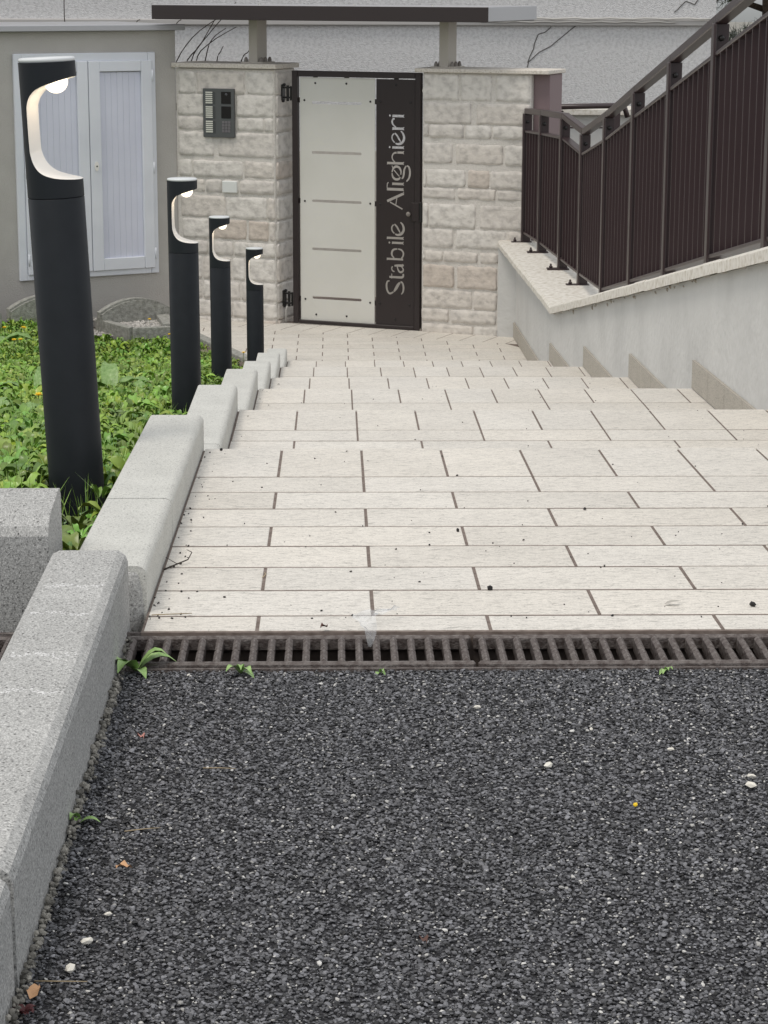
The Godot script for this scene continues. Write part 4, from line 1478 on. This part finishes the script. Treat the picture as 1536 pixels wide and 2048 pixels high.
# ------------------------------------------------------------------ bollards
func build_bollards() -> void:
	var labels := ["nearest and tallest looking black bollard lamp, leaning slightly left, lit", "second black bollard lamp along the kerb, in front of the pillar's left edge", "third black bollard lamp, between the second and the farthest one", "farthest and smallest looking black bollard lamp, nearest the gate"]
	var H := 0.895
	var R := 0.0545
	var b := thing("bollard_lamp", labels[0], "bollard", Transform3D.IDENTITY, "lit bollard lamps along the garden edge")
	var st := mb(true)
	lathe(st, [Vector2(R, -0.3), Vector2(R, 0.628), Vector2(R - 0.0008, 0.6292), Vector2(R - 0.003, 0.6295)], 48)
	obj("tube", st, M.bollard, b)
	var head := CSGCombiner3D.new()
	head.name = "lamp_head"
	b.add_child(head, true)
	var cyl := CSGCylinder3D.new()
	cyl.name = "shell"
	cyl.radius = R
	cyl.height = H - 0.008 - 0.6305
	cyl.sides = 64
	cyl.material = M.bollard_head
	cyl.position = Vector3(0, (H - 0.008 + 0.6305) / 2, 0)
	head.add_child(cyl, true)
	var prof := []
	for p in [[0.075, 0.033], [0.052, 0.0375], [0.018, 0.047], [-0.008, 0.0565], [-0.024, 0.069], [-0.0325, 0.085], [-0.0345, 0.105], [-0.0345, 0.165], [-0.0325, 0.184], [-0.025, 0.203], [-0.0105, 0.2175], [0.0148, 0.2265], [0.052, 0.2315], [0.075, 0.234]]:
		prof.append(Vector2(p[0], H - p[1]))
	var poly := PackedVector2Array(smooth_line(prof, 4))
	var c := CSGPolygon3D.new()
	c.name = "opening"
	c.operation = CSGShape3D.OPERATION_SUBTRACTION
	c.polygon = poly
	c.depth = 0.2
	c.position = Vector3(0, 0, 0.1)
	c.smooth_faces = false
	c.material = M.white
	head.add_child(c, true)
	var cap := mb(true)
	lathe(cap, [Vector2(R - 0.004, H - 0.009), Vector2(R - 0.0005, H - 0.006), Vector2(R - 0.0005, H - 0.002), Vector2(R - 0.003, H), Vector2(0.0, H + 0.0005)], 48)
	obj("cap", cap, M.bollard_cap, b)
	var ln := mb(true)
	var pr := []
	for k in 13:
		var a := -PI / 2 + PI * k / 12
		pr.append(Vector2(maxf(cos(a) * 0.023, 0.0), sin(a) * 0.023))
	lathe(ln, pr, 28)
	obj("lamp_lens", ln, M.lens, b, at(0.0155, H - 0.0455, 0))
	var li := OmniLight3D.new()
	li.name = "lamp_light"
	li.light_energy = 0.012
	li.light_color = Color(1.0, 0.9, 0.76)
	li.light_size = 0.02
	li.omni_range = 6.0
	li.omni_attenuation = 2.0
	li.shadow_enabled = true
	li.position = Vector3(0.0155, H - 0.0455, 0)
	b.add_child(li, true)
	var spots := [[-0.399, -0.058, 0.351, -8.0, 0.042], [-0.432, -0.608, -3.49, -2.5, 0.004], [-0.487, -1.115, -7.2, -2.5, 0.003], [-0.393, -1.558, -9.66, -2.5, 0.002]]
	for q in 4:
		var n: Node3D = b
		if q > 0:
			n = b.duplicate()
			n.name = numbered("bollard_lamp")
			add_child(n, true)
			n.set_meta("label", labels[q])
		var s: Array = spots[q]
		n.transform = Transform3D(Basis(Vector3.BACK, s[4]) * Basis(Vector3.UP, deg_to_rad(s[3])), Vector3(s[0], s[1], s[2]))


# ------------------------------------------------------------------ garden
func leaf(st: SurfaceTool, base: Vector3, dir: Vector3, length: float, width: float, rise: float, droop: float, fold := 0.25, wave := 0.0) -> void:
	var side := dir.cross(Vector3.UP).normalized()
	var seg := 5
	var prev := []
	for i in seg + 1:
		var t := float(i) / seg
		var w := width * pow(sin(PI * pow(t, 0.72) * 0.97 + 0.06), 0.9) * 0.5
		var c := base + dir * length * t + Vector3.UP * (rise * sin(t * PI * 0.6) - droop * t * t)
		var lift := Vector3.UP * w * fold * 2.0
		var wv := Vector3.UP * sin(i * 2.1) * wave
		var cur := [c - side * w + lift + wv, c, c + side * w + lift - wv]
		if i > 0:
			quad(st, prev[0], prev[1], cur[1], cur[0])
			quad(st, prev[1], prev[2], cur[2], cur[1])
		prev = cur


func blade(st: SurfaceTool, base: Vector3, dir: Vector3, h: float, w: float, lean: float) -> void:
	var side := dir.cross(Vector3.UP).normalized() * w / 2
	var a := base
	for i in 3:
		var t := (i + 1) / 3.0
		var c := base + Vector3.UP * h * (t - 0.18 * t * t) + dir * lean * t * t
		var k0 := 1.0 - (i / 3.0) * 0.55
		var k1 := 1.0 - t * 0.95
		quad(st, a - side * k0, a + side * k0, c + side * k1, c - side * k1)
		a = c


func rosette(sd: int, n: int, l: float, w: float, rise: float, droop: float) -> ArrayMesh:
	var r := RandomNumberGenerator.new()
	r.seed = sd
	var st := mb(true)
	for k in n:
		var a := TAU * k / n + r.randf_range(-0.4, 0.4)
		var s := r.randf_range(0.6, 1.1)
		leaf(st, Vector3(cos(a), 0, sin(a)) * 0.006, Vector3(cos(a), 0, sin(a)), l * s, w * s, rise * r.randf_range(0.5, 1.5), droop * r.randf_range(0.3, 1.4), r.randf_range(0.1, 0.35), 0.002)
	return done(st)


func garden_spot() -> Vector3:
	while true:
		var z := 1.3 - 12.9 * pow(rng.randf(), 0.9)
		var left := -0.1 - 0.168 * (4.83 - z) - 0.6
		var x := rng.randf_range(left, -0.29)
		if z < -9.2 and x > lerpf(-0.25, -1.1, clampf((z + 9.25) / -2.4, 0, 1)) - 0.06:
			continue
		if z < -10.9 and (x - -2.1) * 0.4715 + (z + 11.35) * 0.882 < 0.32:
			continue
		if z < -10.86 and x > -1.62:
			continue
		if z > 0.22 and x > -0.5 and rng.randf() < 0.86:
			continue
		return Vector3(x, garden_y(x, z), z)
	return Vector3.ZERO


func build_garden() -> void:
	var root := Node3D.new()
	root.name = "ground_cover"
	add_child(root)
	tag(root, "dense green weeds and grass covering the garden slope", "", "", "stuff")
	var kinds := [["broad_weeds", rosette(1, 8, 0.047, 0.023, 0.022, 0.020), 6500, [0.19, 0.335, 0.045]], ["small_weeds", rosette(2, 9, 0.023, 0.014, 0.016, 0.006), 26000, [0.215, 0.385, 0.045]], ["long_weeds", rosette(3, 7, 0.08, 0.015, 0.05, 0.05), 1100, [0.17, 0.32, 0.05]], ["oval_weeds", rosette(4, 6, 0.036, 0.022, 0.03, 0.014), 7000, [0.165, 0.30, 0.045]], ["flat_weeds", rosette(5, 9, 0.09, 0.028, 0.02, 0.012), 900, [0.2, 0.31, 0.10]]]
	var f := FastNoiseLite.new()
	f.seed = 3
	f.frequency = 0.9
	for k in kinds:
		var xfs := []
		var cols := []
		for i in k[2]:
			var p := garden_spot()
			var s := rng.randf_range(0.55, 1.3) * (1.25 if k[0] == "broad_weeds" else 1.0)
			p.y += rng.randf_range(0.0, 0.045) + (0.025 if k[0] == "broad_weeds" or k[0] == "oval_weeds" else 0.0)
			xfs.append(Transform3D((Basis(Vector3.UP, rng.randf() * TAU) * Basis(Vector3.RIGHT, rng.randfn(0, 0.2))).scaled(Vector3(s, s * rng.randf_range(0.8, 1.3), s)), p))
			var g := rng.randf_range(0.6, 1.35) * (1.0 + 0.25 * f.get_noise_2d(p.x, p.z))
			var y := rng.randf_range(0.8, 1.35)
			cols.append(Color(k[3][0] * g * y, k[3][1] * g, k[3][2] * g * rng.randf_range(0.6, 1.4)))
		scatter(k[0], k[1], M.leaf, xfs, cols, root)
	var gs := mb(true)
	var r := RandomNumberGenerator.new()
	r.seed = 8
	for k in 9:
		var a := r.randf() * TAU
		blade(gs, Vector3(r.randfn(0, 0.012), 0, r.randfn(0, 0.012)), Vector3(cos(a), 0, sin(a)), r.randf_range(0.06, 0.15), 0.003, r.randf_range(0.01, 0.06))
	var gx := []
	var gc := []
	for i in 8500:
		var p := garden_spot()
		var s := rng.randf_range(0.6, 1.2)
		gx.append(Transform3D(Basis(Vector3.UP, rng.randf() * TAU).scaled(Vector3(s, s, s)), p))
		var g := rng.randf_range(0.6, 1.3)
		gc.append(Color(0.22 * g, 0.37 * g, 0.055 * g))
	scatter("grass_blades", done(gs), M.leaf, gx, gc, root)
	# larger dock plants one can pick out
	var docks := [[-0.82, -4.6, 0.24, "large dock plant with long leaves, higher one right of the nearest bollard"], [-1.10, -4.5, 0.22, "dock plant with broad leaves touching the left side of the nearest bollard"], [-0.98, -2.6, 0.2, "dock plant cut by the left edge of the picture, below the middle of the slope"], [-0.72, -3.1, 0.15, "low dock plant, lower one right of the nearest bollard"], [-0.55, -6.3, 0.14, "small dock plant between the second and third bollards"], [-2.02, -9.6, 0.24, "dock leaves highest up the slope at the far left, near the cabinet wall"], [-0.64, -0.9, 0.14, "dock plant just above the dark kerb block, lowest on the slope"]]
	for d in docks:
		var p := Vector3(d[0], garden_y(d[0], d[1]) + 0.01, d[1])
		var o := thing("dock_plant", d[3], "plant", Transform3D(Basis(Vector3.UP, rng.randf() * TAU), p), "dock plants among the weeds")
		for k in 7:
			var a := TAU * k / 7 + rng.randf_range(-0.35, 0.35)
			var st := mb(true)
			var l: float = d[2] * rng.randf_range(0.7, 1.15)
			leaf(st, Vector3.ZERO, Vector3(cos(a), 0, sin(a)), l, l * rng.randf_range(0.3, 0.42), l * rng.randf_range(0.45, 0.8), l * rng.randf_range(0.15, 0.5), 0.2, l * 0.03)
			obj("leaf", st, M.leaf_dock, o)
	# dandelions
	var dl := [[-1.973, -10.43], [-2.045, -10.1], [-1.917, -10.12], [-1.804, -8.78], [-1.778, -8.89], [-1.768, -8.53], [-0.903, -2.96], [-1.196, -11.27], [-1.016, -10.71], [-0.477, -9.89]]
	var where := ["highest on the slope at the far left", "closest to the left edge, upper group", "just left of the nearest bollard, upper group", "in the lower left cluster, its left one", "in the lower left cluster, its right one", "in the lower left cluster, its lowest one", "touching the left side of the nearest bollard, halfway down", "inside the arched edging", "in front of the arched edging beside the second bollard", "between the third and farthest bollards"]
	for i in dl.size():
		var p := Vector3(dl[i][0], garden_y(dl[i][0], dl[i][1]), dl[i][1])
		var o := thing("dandelion", "yellow dandelion flower " + where[i], "flower", Transform3D(Basis(Vector3.UP, rng.randf() * TAU), p), "yellow dandelions in the weeds")
		var h := rng.randf_range(0.11, 0.17)
		var st := mb(true)
		tube(st, [Vector3.ZERO, Vector3(0.008, h * 0.5, 0), Vector3(0.002, h, 0)], 0.0018, 0.0016, 6)
		obj("stem", st, M.stem, o)
		var fl := mb()
		for k in 16:
			var a := TAU * k / 16
			var d := Vector3(cos(a), 0.35 + 0.5 * (k % 2), sin(a)).normalized()
			var s := d.cross(Vector3.UP).normalized() * 0.0035
			var c := Vector3(0.002, h, 0)
			tri(fl, c - s * 0.4, c + d * 0.015 - s, c + d * 0.015 + s)
			tri(fl, c - s * 0.4, c + d * 0.015 + s, c + s * 0.4)
		obj("flower_head", fl, M.petal, o)
	# tall blades and weeds at the foot of the nearest bollard
	var tufts := [[-0.382, 0.45, 0.15, "tall grass blades at the foot of the nearest bollard"], [-0.372, 0.86, 0.09, "grass tuft by the kerb, beyond the dark block"], [-0.345, 0.62, 0.09, "grass tuft between bollard and light kerb"], [-0.36, 1.13, 0.11, "grass tuft behind the wide grey kerb's end"], [-0.30, -3.42, 0.13, "thin grass blades in front of the second bollard"]]
	for t in tufts:
		var p := Vector3(t[0], garden_y(t[0], t[1]), t[1])
		var o := thing("grass_tuft", t[3], "grass", Transform3D(Basis.IDENTITY, p), "grass tufts by the bollards")
		for k in 6:
			var a := rng.randf() * TAU
			var st := mb(true)
			blade(st, Vector3(rng.randfn(0, 0.012), 0, rng.randfn(0, 0.012)), Vector3(cos(a), 0, sin(a)), t[2] * rng.randf_range(0.4, 1.0), 0.0045, rng.randf_range(0.0, 0.028))
			obj("blade", st, M.leaf_fresh, o)
	# weeds in the joints round the drain
	var weeds := [[-0.163, 0.045, 1.775, 0.052, "green weed growing between the grey kerb and the drain"], [-0.018, 0.045, 1.786, 0.03, "small two leaved weed at the drain's edge, centre left"], [0.573, 0.045, 1.784, 0.02, "tiny seedling at the drain's edge on the right"], [-0.178, 0.045, 2.362, 0.022, "mossy weed at the foot of the grey kerb"], [0.175, 0.045, 1.785, 0.016, "tiny weed below the plastic scrap"]]
	for w in weeds:
		var o := thing("joint_weed", w[4], "weed", at(w[0], w[1], w[2]), "weeds in the pavement joints")
		for k in 7 if w[3] > 0.04 else 4:
			var a := -0.4 + rng.randf() * 3.6
			var st := mb(true)
			var l: float = w[3] * rng.randf_range(0.7, 1.2)
			leaf(st, Vector3.ZERO, Vector3(cos(a), 0, sin(a)), l, l * 0.42, l * rng.randf_range(0.3, 0.9), l * 0.3, 0.2)
			obj("leaf", st, M.leaf_fresh, o)
	var rl := thing("red_weed", "small dark red leaved weed in the bottom left corner by the kerb", "weed", at(-0.176, 0.045, 2.86))
	for k in 8:
		var a := rng.randf() * TAU
		var st := mb(true)
		leaf(st, Vector3.ZERO, Vector3(cos(a), 0, sin(a)), rng.randf_range(0.008, 0.017), 0.009, 0.008, 0.003)
		obj("leaf", st, M.red_leaf, rl)
	var rs := mb(true)
	blade(rs, Vector3.ZERO, Vector3(0.9, 0, 0.4), 0.05, 0.006, 0.07)
	tag(obj("reddish_grass", rs, M.pink_leaf, null, at(-0.335, 0.03, 1.28)), "single reddish grass blade leaning over the light kerb", "grass")


# ------------------------------------------------------------------ small things lying about
func path_y(z: float) -> float:
	for i in 6:
		if z >= ZI[i]:
			return YI[i] + SI[i] * (z - ZI[i])
	return LAND_Y + LAND_S * (z - LAND_Z)


func pebble(called: String, pos: Vector3, s: Vector3, m: Material, label: String, category: String, group := "", sd := 1) -> void:
	var o := put(called, chip_mesh(sd, 1.0), m, null, Transform3D(Basis(Vector3.UP, rng.randf() * TAU).scaled_local(s), pos))
	tag(o, label, category, group)


func build_debris() -> void:
	var xfs := []
	var cols := []
	for i in 340:
		var z := 1.55 - 7.0 * pow(rng.randf(), 1.8)
		var x := rng.randf_range(-0.16, 1.3)
		if rng.randf() < 0.35:
			x = -0.165 + absf(rng.randfn(0, 0.03))
		var r := rng.randf_range(0.0009, 0.0024)
		xfs.append(Transform3D(any_turn().scaled(Vector3.ONE * r), Vector3(x, path_y(z) + r * 0.5, z)))
		var k := rng.randf_range(0.008, 0.05)
		cols.append(Color(k * 1.1, k, k * 0.9))
	tag(scatter("soil_crumbs", chip_mesh(31, 0.8), M.chip, xfs, cols), "dark soil crumbs scattered on the pale paving", "", "", "stuff")
	var pel := [[0.356, 1.362, "dark pellet lying alone on the paving above the drain, right of centre"], [0.749, 1.478, "dark pellet on the paving near the right edge"], [0.576, 0.70, "small dark pellet on the middle rows of the ramp"], [0.33, 0.90, "tiny dark pellet left of the ramp's centre joint"], [-0.13, 0.02, "dark crumb by the kerb at the first step's edge"]]
	for i in pel.size():
		var p: Array = pel[i]
		pebble("pellet", Vector3(p[0], path_y(p[1]) + 0.003, p[1]), Vector3.ONE * (0.0052 if i < 2 else 0.0036), M.pellet, p[2], "pellet", "dark pellets on the paving", 40 + i)
	var lf := mb(true)
	leaf(lf, Vector3(-0.013, 0, 0), Vector3(1, 0, -0.15).normalized(), 0.027, 0.011, 0.004, 0.0, 0.15)
	tag(obj("dry_leaf", lf, M.drift, null, at(0.628, path_y(1.47) + 0.002, 1.47)), "small pale dry leaf on the paving at the right above the drain", "leaf")
	# twig
	var tw := mb(true)
	tube(tw, [Vector3(-0.02, 0.002, 0.03), Vector3(0.0, 0.005, 0.005), Vector3(0.016, 0.006, -0.02), Vector3(0.022, 0.016, -0.03)], 0.0014, 0.0008, 6)
	tube(tw, [Vector3(0.022, 0.016, -0.03), Vector3(0.012, 0.014, -0.055)], 0.0007, 0.0005, 5)
	tube(tw, [Vector3(0.0, 0.005, 0.005), Vector3(-0.02, 0.012, -0.012)], 0.0007, 0.0004, 5)
	tag(obj("twig", tw, M.twig, null, at(-0.145, path_y(1.19), 1.18)), "thin forked twig on the paving beside the light kerb", "twig")
	for t in [[-0.13, 1.53, 0.03, 0.1, "dry grass stalk on the last paving row by the kerb"], [0.0, 1.26, 0.016, 1.4, "short dry stalk on the ramp's left half"]]:
		var s := mb(true)
		tube(s, [Vector3(-t[2], 0.002, 0), Vector3(0, 0.003, 0.002), Vector3(t[2], 0.002, -0.003)], 0.0009, 0.0006, 5)
		tag(obj("dry_stalk", s, M.dry, null, Transform3D(Basis(Vector3.UP, t[3]), Vector3(t[0], path_y(t[1]) + 0.001, t[1]))), t[4], "stalk", "dry stalks lying about")
	# clear plastic scrap caught in the grate
	var fl := mb(true)
	var fn := FastNoiseLite.new()
	fn.seed = 21
	fn.frequency = 28.0
	var F := func(a: int, b: int) -> Vector3:
		var t := b / 12.0
		var u := a / 6.0 - 0.5
		var mid := Vector3(0.03, 0.012, -0.085).lerp(Vector3(-0.004, 0.004, 0.04), t) + Vector3(-0.022 * sin(t * PI), 0.010 * sin(t * PI * 0.9), 0)
		var wide := 0.012 + 0.036 * sin(clampf(t * 1.7, 0, 1) * PI) + 0.016 * sin(t * PI)
		var p := mid + Vector3(u * wide, 0, -u * 0.026)
		return p + Vector3(fn.get_noise_2d(p.x * 1.4, p.z) * 0.006, absf(fn.get_noise_2d(p.x + 5, p.z)) * 0.016 - (0.016 * (t - 0.8) * 5.0 if t > 0.8 else 0.0), 0)
	for b in 12:
		for a in 6:
			quad(fl, F.call(a, b), F.call(a, b + 1), F.call(a + 1, b + 1), F.call(a + 1, b))
	tag(obj("plastic_scrap", fl, M.film, null, at(0.172, 0.058, 1.63)), "clear plastic film scrap caught on the drain grate", "plastic scrap")
	# pale stones and litter on the asphalt
	var st := [[-0.143, 2.767, 0.013, "sharp white stone on the asphalt at the bottom left"], [-0.133, 2.705, 0.011, "long white stone chip left, above the sharp white stone"], [-0.119, 2.637, 0.007, "small white stone near the kerb, lower left"], [0.373, 2.186, 0.011, "white stone in the middle right of the asphalt"], [0.608, 2.261, 0.011, "pale stone at the right edge of the asphalt"], [0.30, 1.957, 0.009, "small white stone below the drain, right of centre"], [-0.088, 1.81, 0.005, "tiny white stone below the drain at the left"], [0.613, 2.23, 0.009, "pale pebbly stone beside the right edge stone"], [0.53, 2.13, 0.007, "white chip in the right part of the asphalt"], [0.44, 2.05, 0.006, "white chip right of centre, upper asphalt"]]
	for i in st.size():
		var s: Array = st[i]
		pebble("white_stone", Vector3(s[0], 0.051, s[1]), Vector3(s[2], s[2] * 0.6, s[2] * 0.75) * 0.6, M.white_stone, s[3], "stone", "pale stones on the asphalt", 60 + i)
	pebble("yellow_pebble", Vector3(0.461, 0.051, 2.327), Vector3.ONE * 0.003, M.petal, "tiny yellow pebble on the asphalt at the right", "stone", "", 75)
	var lv := [[-0.127, 2.092, M.pink_leaf, 0.013, "curled pink leaf fragment on the asphalt, upper left"], [-0.112, 2.528, M.tan_leaf, 0.014, "orange tan leaf fragment on the asphalt beside the kerb"], [-0.17, 2.835, M.tan_leaf, 0.016, "pale orange leaf in the bottom left corner"], [0.203, 2.723, M.brown_leaf, 0.013, "brown leaf fragment low in the middle of the asphalt"], [0.098, 1.626, M.brown_leaf, 0.012, "brown leaf bit on the rim of the drain"]]
	for l in lv:
		var s := mb(true)
		leaf(s, Vector3(-l[3] * 0.7, 0, 0), Vector3(1, 0, 0.2).normalized(), l[3] * 1.3, l[3] * 0.8, 0.004, 0.0, 0.3, 0.0025)
		tag(obj("leaf_fragment", s, l[2], null, Transform3D(Basis(Vector3.UP, rng.randf() * TAU), Vector3(l[0], 0.055 if l[1] > 1.7 else 0.064, l[1]))), l[4], "leaf", "leaf fragments on the ground")
	for t in [[-0.025, 2.207, 0.022, -0.3, "dry straw on the asphalt, upper left"], [-0.1, 2.41, 0.022, 0.05, "thin straw beside the kerb weed"], [-0.145, 2.81, 0.028, -0.2, "bent straw at the bottom left"]]:
		var s := mb(true)
		tube(s, [Vector3(-t[2], 0.0, 0), Vector3(0, 0.003, 0.002), Vector3(t[2] * 0.8, 0.001, -0.006)], 0.0008, 0.0005, 5)
		tag(obj("dry_stalk", s, M.dry, null, Transform3D(Basis(Vector3.UP, t[3]), Vector3(t[0], 0.054, t[1]))), t[4], "stalk", "dry stalks lying about")
